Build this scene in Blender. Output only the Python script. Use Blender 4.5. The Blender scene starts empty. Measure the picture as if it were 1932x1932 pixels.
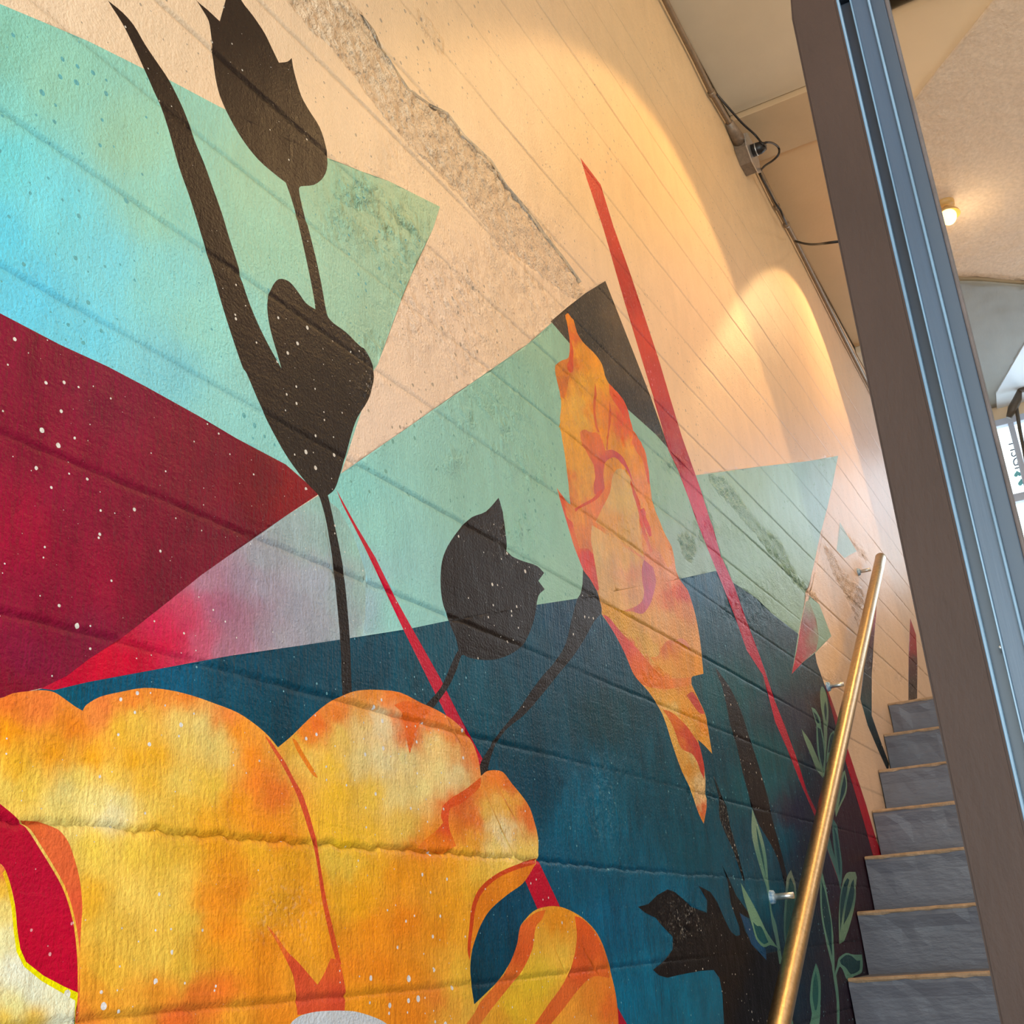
import bpy, bmesh, math, random
import numpy as np
from mathutils import Vector, Matrix
from mathutils.geometry import delaunay_2d_cdt

random.seed(5)
rng = np.random.default_rng(5)
SC = bpy.context.scene
COL = SC.collection

# ------------------------------------------------------------------ camera
# world: X runs along the mural wall away from the camera, Y towards that wall, Z up, floor at z = 0
EYE = 1.64          # camera height
YW = 0.90           # distance camera - mural wall
F = 2100.0
M = np.array([[0.48022659, -0.87468981, -0.06557566],
              [0.2954291, 0.23168381, -0.9268464],
              [0.82589592, 0.42572333, 0.36966955]])
cam_d = bpy.data.cameras.new('camera')
cam_d.sensor_width = 36.0
cam_d.lens = 36.0 * F / 1932
cam_d.clip_start = 0.05
cam = bpy.data.objects.new('camera', cam_d)
COL.objects.link(cam)
rt, dn, fw = M[0], M[1], M[2]
cam.matrix_world = Matrix(((rt[0], -dn[0], -fw[0], 0), (rt[1], -dn[1], -fw[1], 0), (rt[2], -dn[2], -fw[2], EYE), (0, 0, 0, 1)))
SC.camera = cam

# ------------------------------------------------------------------ view, world, big lights
SC.view_settings.view_transform = 'Standard'
SC.view_settings.look = 'None'
SC.view_settings.gamma = 1.0
SC.view_settings.use_curve_mapping = False
SC.view_settings.exposure = 0.0

world = bpy.data.worlds.new('world')
SC.world = world
world.use_nodes = True
bg = world.node_tree.nodes['Background']
bg.inputs[0].default_value = (0.80, 0.90, 1.0, 1)
bg.inputs[1].default_value = 1.0


def light(name, kind, loc, energy, color, rot=None, aim=None, size=0.2, size_y=None, spot=None, blend=0.1):
    d = bpy.data.lights.new(name, kind)
    d.energy = energy
    d.color = color
    if kind == 'AREA':
        d.size = size
        if size_y:
            d.shape = 'RECTANGLE'
            d.size_y = size_y
    else:
        d.shadow_soft_size = size
    if kind == 'SPOT':
        d.spot_size = math.radians(spot)
        d.spot_blend = blend
    o = bpy.data.objects.new(name, d)
    COL.objects.link(o)
    o.location = loc
    if aim is not None:
        o.rotation_euler = Vector(aim).to_track_quat('-Z', 'Y').to_euler()
    return o


# daylight through the shop front behind the camera
light('shopfront_daylight', 'AREA', (-2.35, -0.75, 1.95), 134, (0.66, 0.89, 1.0), aim=(1, 0.12, 0.02), size=3.0, size_y=1.9)
# daylight through the window at the head of the stairs
light('upper_window_daylight', 'AREA', (8.22, -0.1, 4.4), 12, (0.55, 0.76, 1.0), aim=(-1, 0.05, -0.25), size=1.5, size_y=1.0)
# warm ceiling lamps, then added ambient fill
LAMPS = [(1.25, 0.10), (3.40, 0.10), (5.60, 0.12)]
light('lamp_light', 'SPOT', (3.40, -0.40, 5.06), 104, (1.0, 0.62, 0.25), aim=(-0.153, 0.412, -0.899), size=0.03, spot=73, blend=0.15)
light('lamp_light', 'SPOT', (5.55, 0.14, 5.04), 56, (1.0, 0.63, 0.26), aim=(-0.236, 0.524, -0.818), size=0.02, spot=81, blend=0.10)
light('lamp_glow_light', 'POINT', (3.40, -0.05, 5.02), 4, (1.0, 0.70, 0.38), size=0.05)
light('lamp_glow_light', 'POINT', (5.60, 0.05, 5.00), 2, (1.0, 0.70, 0.38), size=0.05)
light('lamp_light', 'SPOT', (1.25, 0.12, 5.04), 9, (1.0, 0.66, 0.32), aim=(-0.1, 0.05, -0.98), size=0.03, spot=110, blend=0.3)
for lx, ly in ((-0.4, -1.2), (3.6, -1.4), (6.3, -1.3)):  # unseen fill points added for ambient light; no lamps hang here
    light('room_fill_light', 'POINT', (lx, ly, 4.2), 27, (1.0, 0.91, 0.82), size=0.12)


# ------------------------------------------------------------------ helpers
def ray(px, py):
    return M.T @ np.array([(px - 966) / F, (py - 966) / F, 1.0])


def onwall(px, py, Y=YW):
    d = ray(px, py)
    t = Y / d[1]
    return d[0] * t, d[2] * t           # x, z relative to the eye


def onceil(px, py, z):
    d = ray(px, py)
    t = z / d[2]
    return d[0] * t, d[1] * t


def lin(h):
    c = [int(h[i:i + 2], 16) / 255 for i in (0, 2, 4)]
    return tuple((v / 12.92 if v <= 0.04045 else ((v + 0.055) / 1.055) ** 2.4) for v in c)


def tag(o, label=None, cat=None, group=None, kind=None):
    if label: o['label'] = label
    if cat: o['category'] = cat
    if group: o['group'] = group
    if kind: o['kind'] = kind
    return o


def empty(name, loc, label=None, cat=None, group=None, kind=None):
    o = bpy.data.objects.new(name, None)
    COL.objects.link(o)
    o.location = loc
    o.empty_display_size = 0.1
    return tag(o, label, cat, group, kind)


def obj(name, bm, mat, parent=None, smooth=False):
    me = bpy.data.meshes.new(name)
    bm.normal_update()
    if smooth:
        for f in bm.faces: f.smooth = True
    bm.to_mesh(me)
    bm.free()
    me.materials.append(mat)
    o = bpy.data.objects.new(name, me)
    COL.objects.link(o)
    if parent is not None:
        if parent.type == 'EMPTY' or True:
            o.parent = parent
            wm = Matrix.Translation(world_loc(parent))
            o.matrix_parent_inverse = wm.inverted()
    return o


def world_loc(o):
    v = Vector(o.location)
    return v


def box(bm, x0, x1, y0, y1, z0, z1, bevel=0.0):
    r = bmesh.ops.create_cube(bm, size=1.0)
    vs = r['verts']
    for v in vs:
        v.co = Vector(((x0 + x1) / 2 + v.co.x * (x1 - x0), (y0 + y1) / 2 + v.co.y * (y1 - y0), (z0 + z1) / 2 + v.co.z * (z1 - z0)))
    if bevel > 0:
        es = list({e for v in vs for e in v.link_edges})
        bmesh.ops.bevel(bm, geom=es, offset=bevel, segments=2, affect='EDGES', profile=0.5)
    return vs


def tube(bm, pts, r, n=12, caps=True):
    pts = [Vector(p) for p in pts]
    rings = []
    up = Vector((0.13, 0.31, 0.94)).normalized()
    for i, p in enumerate(pts):
        a = pts[max(i - 1, 0)]
        b = pts[min(i + 1, len(pts) - 1)]
        t = (b - a).normalized()
        u = t.cross(up)
        if u.length < 1e-3: u = t.cross(Vector((1, 0, 0)))
        u.normalize()
        w = t.cross(u)
        rr = r[i] if isinstance(r, (list, tuple)) else r
        rings.append([bm.verts.new(p + (u * math.cos(2 * math.pi * k / n) + w * math.sin(2 * math.pi * k / n)) * rr) for k in range(n)])
    for A, B in zip(rings, rings[1:]):
        for k in range(n):
            bm.faces.new((A[k], A[(k + 1) % n], B[(k + 1) % n], B[k]))
    if caps:
        bm.faces.new(rings[0][::-1])
        bm.faces.new(rings[-1])
    bmesh.ops.recalc_face_normals(bm, faces=bm.faces)


def prism_x(bm, prof, x0, x1):
    """profile in (y, z) extruded along x"""
    a = [bm.verts.new((x0, y, z)) for y, z in prof]
    b = [bm.verts.new((x1, y, z)) for y, z in prof]
    bm.faces.new(a); bm.faces.new(b[::-1])
    n = len(prof)
    for i in range(n):
        bm.faces.new((a[i], b[i], b[(i + 1) % n], a[(i + 1) % n]))
    bmesh.ops.recalc_face_normals(bm, faces=bm.faces)


def prism_z(bm, prof, z0, z1):
    a = [bm.verts.new((x, y, z0)) for x, y in prof]
    b = [bm.verts.new((x, y, z1)) for x, y in prof]
    bm.faces.new(a); bm.faces.new(b[::-1])
    n = len(prof)
    for i in range(n):
        bm.faces.new((a[i], b[i], b[(i + 1) % n], a[(i + 1) % n]))
    bmesh.ops.recalc_face_normals(bm, faces=bm.faces)


# ------------------------------------------------------------------ materials
def newmat(name):
    m = bpy.data.materials.new(name)
    m.use_nodes = True
    return m, m.node_tree, m.node_tree.nodes['Principled BSDF']


def N(nt, t, **kw):
    n = nt.nodes.new(t)
    for k, v in kw.items():
        setattr(n, k, v)
    return n


def noise(nt, scale, detail=3, rough=0.55, vec=None, dist=0.0):
    n = N(nt, 'ShaderNodeTexNoise')
    n.inputs['Scale'].default_value = scale
    n.inputs['Detail'].default_value = detail
    n.inputs['Roughness'].default_value = rough
    n.inputs['Distortion'].default_value = dist
    if vec is not None: nt.links.new(vec, n.inputs['Vector'])
    return n


def ramp(nt, src, a, b, ca=0.0, cb=1.0):
    r = N(nt, 'ShaderNodeMapRange')
    r.inputs['From Min'].default_value = a
    r.inputs['From Max'].default_value = b
    r.inputs['To Min'].default_value = ca
    r.inputs['To Max'].default_value = cb
    nt.links.new(src, r.inputs['Value'])
    return r.outputs[0]


def math_n(nt, op, a, b=None, c=None):
    m = N(nt, 'ShaderNodeMath', operation=op)
    for i, v in enumerate((a, b, c)):
        if v is None: continue
        if isinstance(v, (int, float)): m.inputs[i].default_value = v
        else: nt.links.new(v, m.inputs[i])
    return m.outputs[0]


def mixc(nt, fac, a, b, mode='MIX'):
    m = N(nt, 'ShaderNodeMix', data_type='RGBA', blend_type=mode)
    for s, v in ((m.inputs[0], fac), (m.inputs[6], a), (m.inputs[7], b)):
        if isinstance(v, (int, float)): s.default_value = v
        elif isinstance(v, tuple): s.default_value = (*v[:3], 1)
        else: nt.links.new(v, s)
    return m.outputs[2]


def mapping(nt, src, scale):
    m = N(nt, 'ShaderNodeMapping')
    m.inputs['Scale'].default_value = scale
    nt.links.new(src, m.inputs['Vector'])
    return m.outputs[0]


def paint_material():
    """painted board-marked concrete: colour from the 'paint' attribute, relief and flecks procedural"""
    m, nt, b = newmat('painted_concrete')
    L = nt.links.new
    tc = N(nt, 'ShaderNodeNewGeometry').outputs['Position']
    pa = N(nt, 'ShaderNodeAttribute', attribute_name='paint')
    sp = N(nt, 'ShaderNodeAttribute', attribute_name='fleck')
    ms = N(nt, 'ShaderNodeAttribute', attribute_name='mask')     # r roughness of cast surface, g brush mottling, b fleck amount
    sep = N(nt, 'ShaderNodeSeparateColor')
    L(ms.outputs['Color'], sep.inputs[0])
    rough, mott, flk = sep.outputs[0], sep.outputs[1], sep.outputs[2]
    # brush mottling
    v1 = mapping(nt, tc, (1.0, 1.0, 0.45))
    n1 = noise(nt, 14, 5, 0.6, v1, 0.6)
    n2 = noise(nt, 60, 4, 0.65, mapping(nt, tc, (1.0, 1.0, 0.25)))
    var = math_n(nt, 'ADD', math_n(nt, 'MULTIPLY', ramp(nt, n1.outputs['Fac'], 0.35, 0.65, -1, 1), 0.55),
                 math_n(nt, 'MULTIPLY', ramp(nt, n2.outputs['Fac'], 0.3, 0.7, -1, 1), 0.45))
    bri = math_n(nt, 'ADD', 1.0, math_n(nt, 'MULTIPLY', var, math_n(nt, 'ADD', 0.035, math_n(nt, 'MULTIPLY', mott, 0.42))))
    n3 = noise(nt, 260, 4, 0.7, mapping(nt, tc, (1.0, 1.0, 0.4)))
    bri = math_n(nt, 'ADD', bri, math_n(nt, 'MULTIPLY', ramp(nt, n3.outputs['Fac'], 0.3, 0.7, -1, 1), math_n(nt, 'ADD', 0.03, math_n(nt, 'MULTIPLY', mott, 0.26))))
    vm = N(nt, 'ShaderNodeVectorMath', operation='SCALE')
    L(pa.outputs['Color'], vm.inputs[0]); L(bri, vm.inputs['Scale'])
    col = vm.outputs[0]
    # air holes and flecks
    vo = N(nt, 'ShaderNodeTexVoronoi')
    vo.inputs['Scale'].default_value = 46
    vo.inputs['Randomness'].default_value = 1.0
    vo.voronoi_dimensions = '2D'
    sx = N(nt, 'ShaderNodeSeparateXYZ'); cx = N(nt, 'ShaderNodeCombineXYZ')
    L(tc, sx.inputs[0]); L(sx.outputs[0], cx.inputs[0]); L(sx.outputs[2], cx.inputs[1])
    L(cx.outputs[0], vo.inputs['Vector'])
    big = noise(nt, 3.0, 2, 0.5, tc)
    rnd = N(nt, 'ShaderNodeSeparateColor')
    L(vo.outputs['Color'], rnd.inputs[0])
    rad = math_n(nt, 'MULTIPLY', math_n(nt, 'POWER', rnd.outputs[0], 4.6), 0.125)
    rad = math_n(nt, 'MULTIPLY', rad, flk)
    rad = math_n(nt, 'MULTIPLY', rad, ramp(nt, big.outputs['Fac'], 0.35, 0.65, 0.15, 1.6))
    dd = math_n(nt, 'ADD', vo.outputs['Distance'], math_n(nt, 'MULTIPLY', math_n(nt, 'SUBTRACT', noise(nt, 160, 2, 0.5, tc).outputs['Fac'], 0.5), 0.09))
    hole = math_n(nt, 'MULTIPLY', math_n(nt, 'GREATER_THAN', rad, dd), math_n(nt, 'GREATER_THAN', flk, 0.05))
    col = mixc(nt, math_n(nt, 'MULTIPLY', hole, 0.9), col, sp.outputs['Color'])
    # crevices of the honeycombed parts take the fleck colour
    pn = noise(nt, 140, 4, 0.58, tc, 0.1)
    pit = math_n(nt, 'MULTIPLY', ramp(nt, pn.outputs['Fac'], 0.45, 0.33, 0, 1), math_n(nt, 'MULTIPLY', rough, 0.75))
    col = mixc(nt, pit, col, sp.outputs['Color'])
    L(col, b.inputs['Base Color'])
    b.inputs['Specular IOR Level'].default_value = 0.12
    rr = math_n(nt, 'ADD', 0.40, math_n(nt, 'MULTIPLY', ramp(nt, n2.outputs['Fac'], 0.3, 0.7, -1, 1), 0.07))
    L(rr, b.inputs['Roughness'])
    # relief
    grain = noise(nt, 55, 3, 0.55, mapping(nt, tc, (0.10, 1.0, 1.0)), 0.8)
    brush = noise(nt, 150, 2, 0.6, mapping(nt, tc, (1.0, 1.0, 0.12)))
    fine = noise(nt, 210, 3, 0.6, tc)
    lump = noise(nt, 9, 3, 0.5, tc)
    h = math_n(nt, 'MULTIPLY', grain.outputs['Fac'], 0.0010)
    h = math_n(nt, 'ADD', h, math_n(nt, 'MULTIPLY', brush.outputs['Fac'], math_n(nt, 'ADD', 0.0003, math_n(nt, 'MULTIPLY', mott, 0.0022))))
    h = math_n(nt, 'ADD', h, math_n(nt, 'MULTIPLY', fine.outputs['Fac'], 0.0016))
    h = math_n(nt, 'ADD', h, math_n(nt, 'MULTIPLY', lump.outputs['Fac'], 0.0035))
    h = math_n(nt, 'ADD', h, math_n(nt, 'MULTIPLY', pn.outputs['Fac'], math_n(nt, 'MULTIPLY', rough, 0.0085)))
    h = math_n(nt, 'SUBTRACT', h, math_n(nt, 'MULTIPLY', hole, 0.0015))
    bp = N(nt, 'ShaderNodeBump')
    bp.inputs['Strength'].default_value = 1.0
    bp.inputs['Distance'].default_value = 1.0
    L(h, bp.inputs['Height'])
    L(bp.outputs[0], b.inputs['Normal'])
    return m


def plain(name, colr, rough=0.5, metal=0.0, nscale=20, amt=0.15, bump=0.0, bscale=60, stretch=(1, 1, 1), colr2=None, spec=0.5, bstretch=None):
    m, nt, b = newmat(name)
    tc = N(nt, 'ShaderNodeNewGeometry').outputs['Position']
    n = noise(nt, nscale, 4, 0.6, mapping(nt, tc, stretch))
    c1 = tuple(max(0, v * (1 - amt)) for v in colr)
    c2 = colr2 if colr2 else tuple(v * (1 + amt) for v in colr)
    nt.links.new(mixc(nt, ramp(nt, n.outputs['Fac'], 0.3, 0.7), c1, c2), b.inputs['Base Color'])
    b.inputs['Roughness'].default_value = rough
    b.inputs['Metallic'].default_value = metal
    b.inputs['Specular IOR Level'].default_value = spec
    if bump:
        bn = noise(nt, bscale, 4, 0.6, mapping(nt, tc, bstretch or stretch))
        bp = N(nt, 'ShaderNodeBump')
        bp.inputs['Distance'].default_value = bump
        nt.links.new(bn.outputs['Fac'], bp.inputs['Height'])
        nt.links.new(bp.outputs[0], b.inputs['Normal'])
    return m


def emit(name, colr, s):
    m, nt, b = newmat(name)
    b.inputs['Base Color'].default_value = (*colr, 1)
    b.inputs['Emission Color'].default_value = (*colr, 1)
    b.inputs['Emission Strength'].default_value = s
    return m


def glass_mat(name, tint=(0.985, 0.99, 0.99), sheen=0.12):
    m = bpy.data.materials.new(name)
    m.use_nodes = True
    nt = m.node_tree
    nt.nodes.clear()
    out = N(nt, 'ShaderNodeOutputMaterial')
    tr = N(nt, 'ShaderNodeBsdfTransparent')
    tr.inputs[0].default_value = (*tint, 1)
    gl = N(nt, 'ShaderNodeBsdfGlossy')
    gl.inputs['Roughness'].default_value = 0.02
    fr = N(nt, 'ShaderNodeFresnel')
    fr.inputs[0].default_value = 1.5
    mx = N(nt, 'ShaderNodeMixShader')
    nt.links.new(fr.outputs[0], mx.inputs[0])
    nt.links.new(tr.outputs[0], mx.inputs[1])
    nt.links.new(gl.outputs[0], mx.inputs[2])
    nt.links.new(mx.outputs[0], out.inputs[0])
    return m


MP = paint_material()
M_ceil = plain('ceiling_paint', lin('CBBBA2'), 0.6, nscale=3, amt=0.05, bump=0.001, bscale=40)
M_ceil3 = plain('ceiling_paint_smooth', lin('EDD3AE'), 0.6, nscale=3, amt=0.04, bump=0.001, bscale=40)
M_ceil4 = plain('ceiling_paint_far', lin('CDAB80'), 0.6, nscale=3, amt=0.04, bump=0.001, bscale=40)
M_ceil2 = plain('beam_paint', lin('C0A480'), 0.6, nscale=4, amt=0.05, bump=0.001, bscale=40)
M_roughceil = plain('rough_cast_ceiling', lin('DECBB8'), 0.85, nscale=45, amt=0.12, bump=0.008, bscale=48, stretch=(1, 1, 1))
M_greenish = plain('grey_green_paint', lin('828784'), 0.6, nscale=5, amt=0.10, bump=0.002, bscale=18, stretch=(0.4, 1.6, 1))
M_wall = plain('cream_wall_paint', lin('D9C4A6'), 0.65, nscale=3, amt=0.05, bump=0.001, bscale=40)
M_floor = plain('floor_concrete', lin('77736F'), 0.5, nscale=5, amt=0.15, bump=0.001, bscale=50)
M_step = plain('painted_step', lin('696973'), 0.42, nscale=6, amt=0.10, bump=0.004, bscale=35, stretch=(1, 0.35, 1))
M_nose = plain('worn_step_edge', lin('A08468'), 0.5, nscale=30, amt=0.25, bump=0.004, bscale=50)
M_brass = plain('worn_brass', (0.58, 0.43, 0.24), 0.33, metal=1.0, nscale=70, amt=0.18, bump=0.0006, bscale=180)
M_zinc = plain('zinc_bracket', (0.62, 0.62, 0.62), 0.35, metal=0.85, nscale=60, amt=0.15, bump=0.0005, bscale=200)
M_conduit = plain('conduit_steel', lin('8A7660'), 0.45, metal=0.35, nscale=50, amt=0.15)
M_box = plain('junction_box_steel', lin('857463'), 0.5, metal=0.3, nscale=60, amt=0.2, bump=0.0005)
M_black = plain('black_rubber', (0.012, 0.010, 0.010), 0.45, nscale=40, amt=0.2)
M_brown = plain('brown_frame_paint', lin('402E26'), 0.6, spec=0.2, nscale=25, amt=0.10, bump=0.0006, bscale=220, stretch=(1, 1, 0.4))
M_dark = plain('dark_channel', (0.018, 0.022, 0.032), 0.4, nscale=25, amt=0.3, stretch=(1, 1, 0.1))
M_slate = plain('slate_blue_steel', lin('3C4858'), 0.42, nscale=60, amt=0.10, bump=0.0004, bscale=120, stretch=(1, 1, 0.06))
M_slate2 = plain('grey_steel', lin('3A424E'), 0.5, nscale=30, amt=0.08, stretch=(1, 1, 0.1))
M_bead = plain('bright_glazing_bead', lin('6C8498'), 0.3, nscale=90, amt=0.2, stretch=(1, 1, 0.15))
M_gasket = plain('brown_gasket', lin('5A4C48'), 0.7, nscale=60, amt=0.2)
M_glass = glass_mat('clear_glass')
M_frame_w = plain('pale_window_frame', lin('B4C4DC'), 0.4, nscale=10, amt=0.04)
M_brass_lamp = plain('lamp_shade_enamel', lin('C8A060'), 0.4, nscale=30, amt=0.1)
E_bulb = emit('lamp_glow', (1.0, 0.72, 0.30), 3.0)
E_win = emit('bright_daylight', (0.86, 0.97, 1.0), 2.2)
E_sky = emit('shopfront_sky', (0.86, 0.94, 1.0), 3.0)

# ================================================================== MURAL WALL
# Outlines are given as picture coordinates of the motif and are turned into real positions on the wall plane.
ZF = -EYE                    # floor, relative to the eye
ZC = 3.56                    # ceiling, relative to the eye
X_END = 8.30
JOINTS = [-1.50, -1.32, -1.135, -0.95, -0.765, -0.58, -0.40, -0.215, -0.031, 0.145, 0.334, 0.517, 0.70, 0.888, 1.065, 1.23, 1.41, 1.595, 1.775, 1.975, 2.19, 2.385, 2.56, 2.75, 2.92]
SHAPES = []


def S(name, pts, col, parent='mural', label=None, smooth=False, fleck='E9E6E0', rough=0.0, mott=0.3, flk=1.0, eps=260.0):
    SHAPES.append(dict(name=name, pts=pts, col=col, parent=parent, label=label, smooth=smooth, fleck=fleck, rough=rough, mott=mott, flk=flk, eps=eps, key=len(SHAPES)))
    return len(SHAPES) - 1


def P(s):
    return [tuple(float(v) for v in t.split(',')) for t in s.split()]


def G(s, mul=(1, 1, 1), add=(0, 0, 0), upto=9999):
    """colour field: 'x,y,HEX x,y,HEX ...', with an optional paint shift in 0-255 steps"""
    out = []
    for t in s.split():
        a, b, c = t.split(',')
        far = float(a) > upto
        v = [min(255.0, max(0.0, int(c[i:i + 2], 16) * (0.9 if far else m) + (0 if far else d))) / 255 for i, m, d in zip((0, 2, 4), mul, add)]
        out.append((float(a), float(b), tuple(u / 12.92 if u <= 0.04045 else ((u + 0.055) / 1.055) ** 2.4 for u in v)))
    return out


# ---- big geometric fields
S('teal_field', P('-500,-260 0,8 170,78 270,128 320,150 415,200 520,250 620,298 683,324 732,342 781,366 830,390 817,431 777,518 756,569 712,688 705,700 645,893 606,934 536,875 446,827 380,788 275,730 203,692 112,650 0,591 -500,330'),
  G('0,100,8CCCBA 100,150,96CFBB -400,200,6ED6E6 0,200,86CFC8 0,300,72D4DE 0,450,66D2EE 100,400,78D8E8 150,620,72D2EC 60,560,68D0F0 300,700,80CFDF 450,800,90D2D2 250,260,9CCFB8 300,400,94D2C4 300,520,8AD6D8 200,500,7CD6E8 400,600,94D8D2 500,450,9CCDB6 480,350,9ECBB2 650,330,9CC4A6 750,400,A8C4A0 750,500,9CC2A8 650,550,9CC8B2 700,600,A0C6AE 560,700,96CCC4'),
  label='pale teal and sky blue painted field', smooth=False, fleck='5FA9B2', mott=0.12, flk=1.25)  # brighter cyan at the left is the artist's blend plus daylight painted in
S('crimson_field', P('-500,330 0,591 112,650 203,692 275,730 380,788 446,827 540,876 604,931 543,971 482,1014 427,1052 380,1085 326,1128 275,1168 232,1201 167,1244 127,1275 80,1298 0,1317 -500,1420'),
  G('0,650,8A2438 200,750,84263A 400,850,7E2230 560,920,901C1E 500,900,7E1E26 100,850,901E38 50,1000,A01638 150,950,921C3A 250,950,882236 400,1000,7C2030 200,1100,981A38 100,1150,921A38 300,1100,7C1E30 50,1250,8C2440 150,1200,84223A 30,1290,8C1C30', mul=(0.94, 0.5, 0.9)),
  label='dark crimson painted triangle', mott=0.55, flk=0.85)
S('green_field', P('606,934 645,893 817,773 995,650 1040,609 1105,553 1142,530 1197,672 1229,754 1263,849 1310,897 1436,880 1525,870 1581,860 1576,887 1561,959 1548,1006 1543,1026 1531,1088 1522,1118 1546,1140 1569,1200 1538,1232 1515,1249 1493,1272 1506,1196 1454,1155 1429,1130 1382,1098 1351,1077 1288,1091 1091,1129 1013,1141 841,1172 774,1186 660,1204 640,1150'),
  G('650,930,92CCC0 700,1000,9CCEC0 750,1150,9CCCC0 680,1150,A4BAC0 660,1050,9CBEC0 800,800,9AC4B2 900,900,98BEA8 950,720,94BAA0 1030,640,9AB898 1050,900,98BCA0 1050,1100,9CBEA4 1000,1000,98BEA6 1240,900,94B29C 1300,1050,98ACA0 1400,920,98B4A8 1500,900,9ABCC0 1550,900,A0BCC4 1400,1050,90AC98 1480,1120,8CA286 1530,1200,8CA286', add=(-4, 7, 16)),
  label='sage green painted field', fleck='6FA49A', mott=0.14, flk=1.3)
S('red_to_lavender_wedge', P('606,932 640,960 668,1010 690,1080 690,1160 684,1200 660,1204 560,1219 435,1237 300,1262 165,1287 102,1302 75,1300 80,1298 127,1275 167,1244 232,1201 275,1168 326,1128 380,1085 427,1052 482,1014 543,971'),
  G('606,945,96BEBA 560,1000,A0B4BA 600,1000,9CB8BA 600,1100,A4AABC 650,1000,98C0BC 690,1010,9CCEC2 690,1100,A0C2C0 690,1190,A2C0C0 660,1190,A2B0BC 640,1100,A0B4BC 500,1100,A8A0B4 500,1060,A6AAB8 450,1100,A890A8 430,1150,A86886 450,1140,A87890 400,1140,B26080 400,1100,B08098 500,1200,A890A4 450,1200,AA7890 600,1180,A0A4B4 560,1150,A0A0B2 350,1150,C84062 350,1180,C2305A 370,1200,BC5070 300,1180,D02050 310,1220,D00C40 380,1230,C25474 340,1240,CC2854 330,1200,CC1848 200,1250,CC0430 150,1275,C40030 250,1250,CA0030 280,1240,CC0838 420,1225,B07890 530,1210,A8A4B4'),
  label='wedge fading from bright red to lavender grey', mott=0.35)
S('navy_field', [(-500, 1420), (0, 1317)] + P('80,1299 102,1302 165,1287 300,1262 435,1237 560,1219 660,1204 774,1186 841,1172 1013,1141 1091,1129 1288,1091 1351,1077 1382,1098 1429,1130 1454,1155 1506,1196 1493,1272 1515,1249 1538,1232 1541,1250 1556,1292 1567,1317 1578,1357 1594,1406 1614,1467 1632,1522 1657,1600 1660,1680') + [('w', 4.6, ZF), ('w', -0.6, ZF), ('w', -0.6, 0.2)],
  G('110,1305,1A5470 300,1290,145276 450,1270,22425C 600,1250,204058 200,1320,0E4A6A 500,1370,0C4058 700,1250,184058 800,1250,1C4A60 900,1330,1A4A60 1000,1200,1E4058 1060,1170,263E5C 1150,1250,22405A 1150,1350,1A4052 1000,1400,123C52 1030,1480,103E58 1100,1500,0E6084 1200,1500,10506C 1250,1450,124A62 1330,1430,0E3A50 1150,1600,0C587A 1100,1650,0C5072 1300,1600,0E4C66 1250,1700,0C5C82 1150,1750,0C5C86 1200,1850,0A6892 1300,1880,0C648A 950,1800,0E3E5A 900,1850,0C3850 980,1720,104262 1320,1100,2C4C70 1400,1110,1E364C 1450,1180,1A3040 1500,1210,1A384A 1350,1180,1C4058 1380,1300,125060 1450,1420,165060 1480,1250,184454 1530,1260,1A3A4C 1500,1350,283450 1540,1400,282840 1560,1330,2E2030 1430,1480,0C5468 1470,1580,0E4A68 1500,1540,282848 1530,1600,1A2848 1440,1700,0C4C68 1490,1740,0E4460 1530,1750,14263C 1560,1680,2A1E38 1600,1500,3A1A2C 1600,1560,3A1C2C 1620,1620,361A28 1600,1700,361822 1590,1780,321824 1540,1880,162038 1500,1880,123048 1580,1900,2A1C2C 1600,1920,2A1A28 700,1500,0E3E58 300,1500,0E3E58 600,2400,0C4A68 1400,2600,121A2C 0,1800,0E3E58', mul=(0.4, 1.0, 1.02), add=(-6, 3, 0), upto=1485),
  label='deep navy and petrol blue painted field', mott=0.85, flk=0.7, fleck='7FB8C8')
S('teal_triangle', P('1585,985 1600,1012 1616,1040 1593,1053 1578,1038'), G('1600,1020,96B0A8 1585,1000,A8B8B8'), label='small teal triangle', fleck='80A8A0')
S('charcoal_block', P('1142,530 1197,672 1229,754 1263,849 1238,820 1185,773 1130,712 1074,647 1038,607 1070,580 1105,553'),
  G('1060,605,4A3E36 1090,590,2E2B2A 1110,640,1E1E20 1130,620,3A342E 1160,600,5A4A3A 1170,680,4A3E32 1190,700,544638 1180,740,262424 1210,770,2A2828 1215,740,4A3E34 1250,830,3A3C40'), label='charcoal painted block', fleck='8A7A68', rough=0.75, mott=0.5, flk=0.5)
S('blush_line', P('1549,1000 1553,1002 1540,1066 1524,1142 1509,1199 1506,1196 1516,1150 1534,1070'), 'D9B8A4', label='thin blush line')
S('red_spike', P('1527,1132 1540,1165 1545,1200 1540,1228 1515,1249 1493,1272 1503,1225 1511,1180 1521,1135'),
  G('1500,1255,C01030 1512,1200,B8183A 1516,1230,B41C38 1522,1160,8C6060 1527,1180,98505C 1535,1210,8C8A76 1545,1200,8CA286 1530,1235,907068 1520,1225,A83048 1535,1150,8CA086 1525,1135,8CA286'), label='red spike fading into green')
S('maroon_border_stripe', P('1556,1290 1567,1315 1580,1352 1596,1400 1616,1462 1634,1517 1651,1575 1668,1625 1660,1650 1647,1612 1630,1550 1610,1485 1588,1410 1572,1350'), 'A01028', label='narrow red border stripe')
S('plain_red_ray', P('1717,1166 1728,1198 1731,1250 1731,1318 1714,1322 1715,1240'), G('1720,1180,9A1A26 1722,1220,A01022 1722,1250,3A1A28 1722,1300,2A1C26'), label='dark ray with red top above the stairs')
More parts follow.
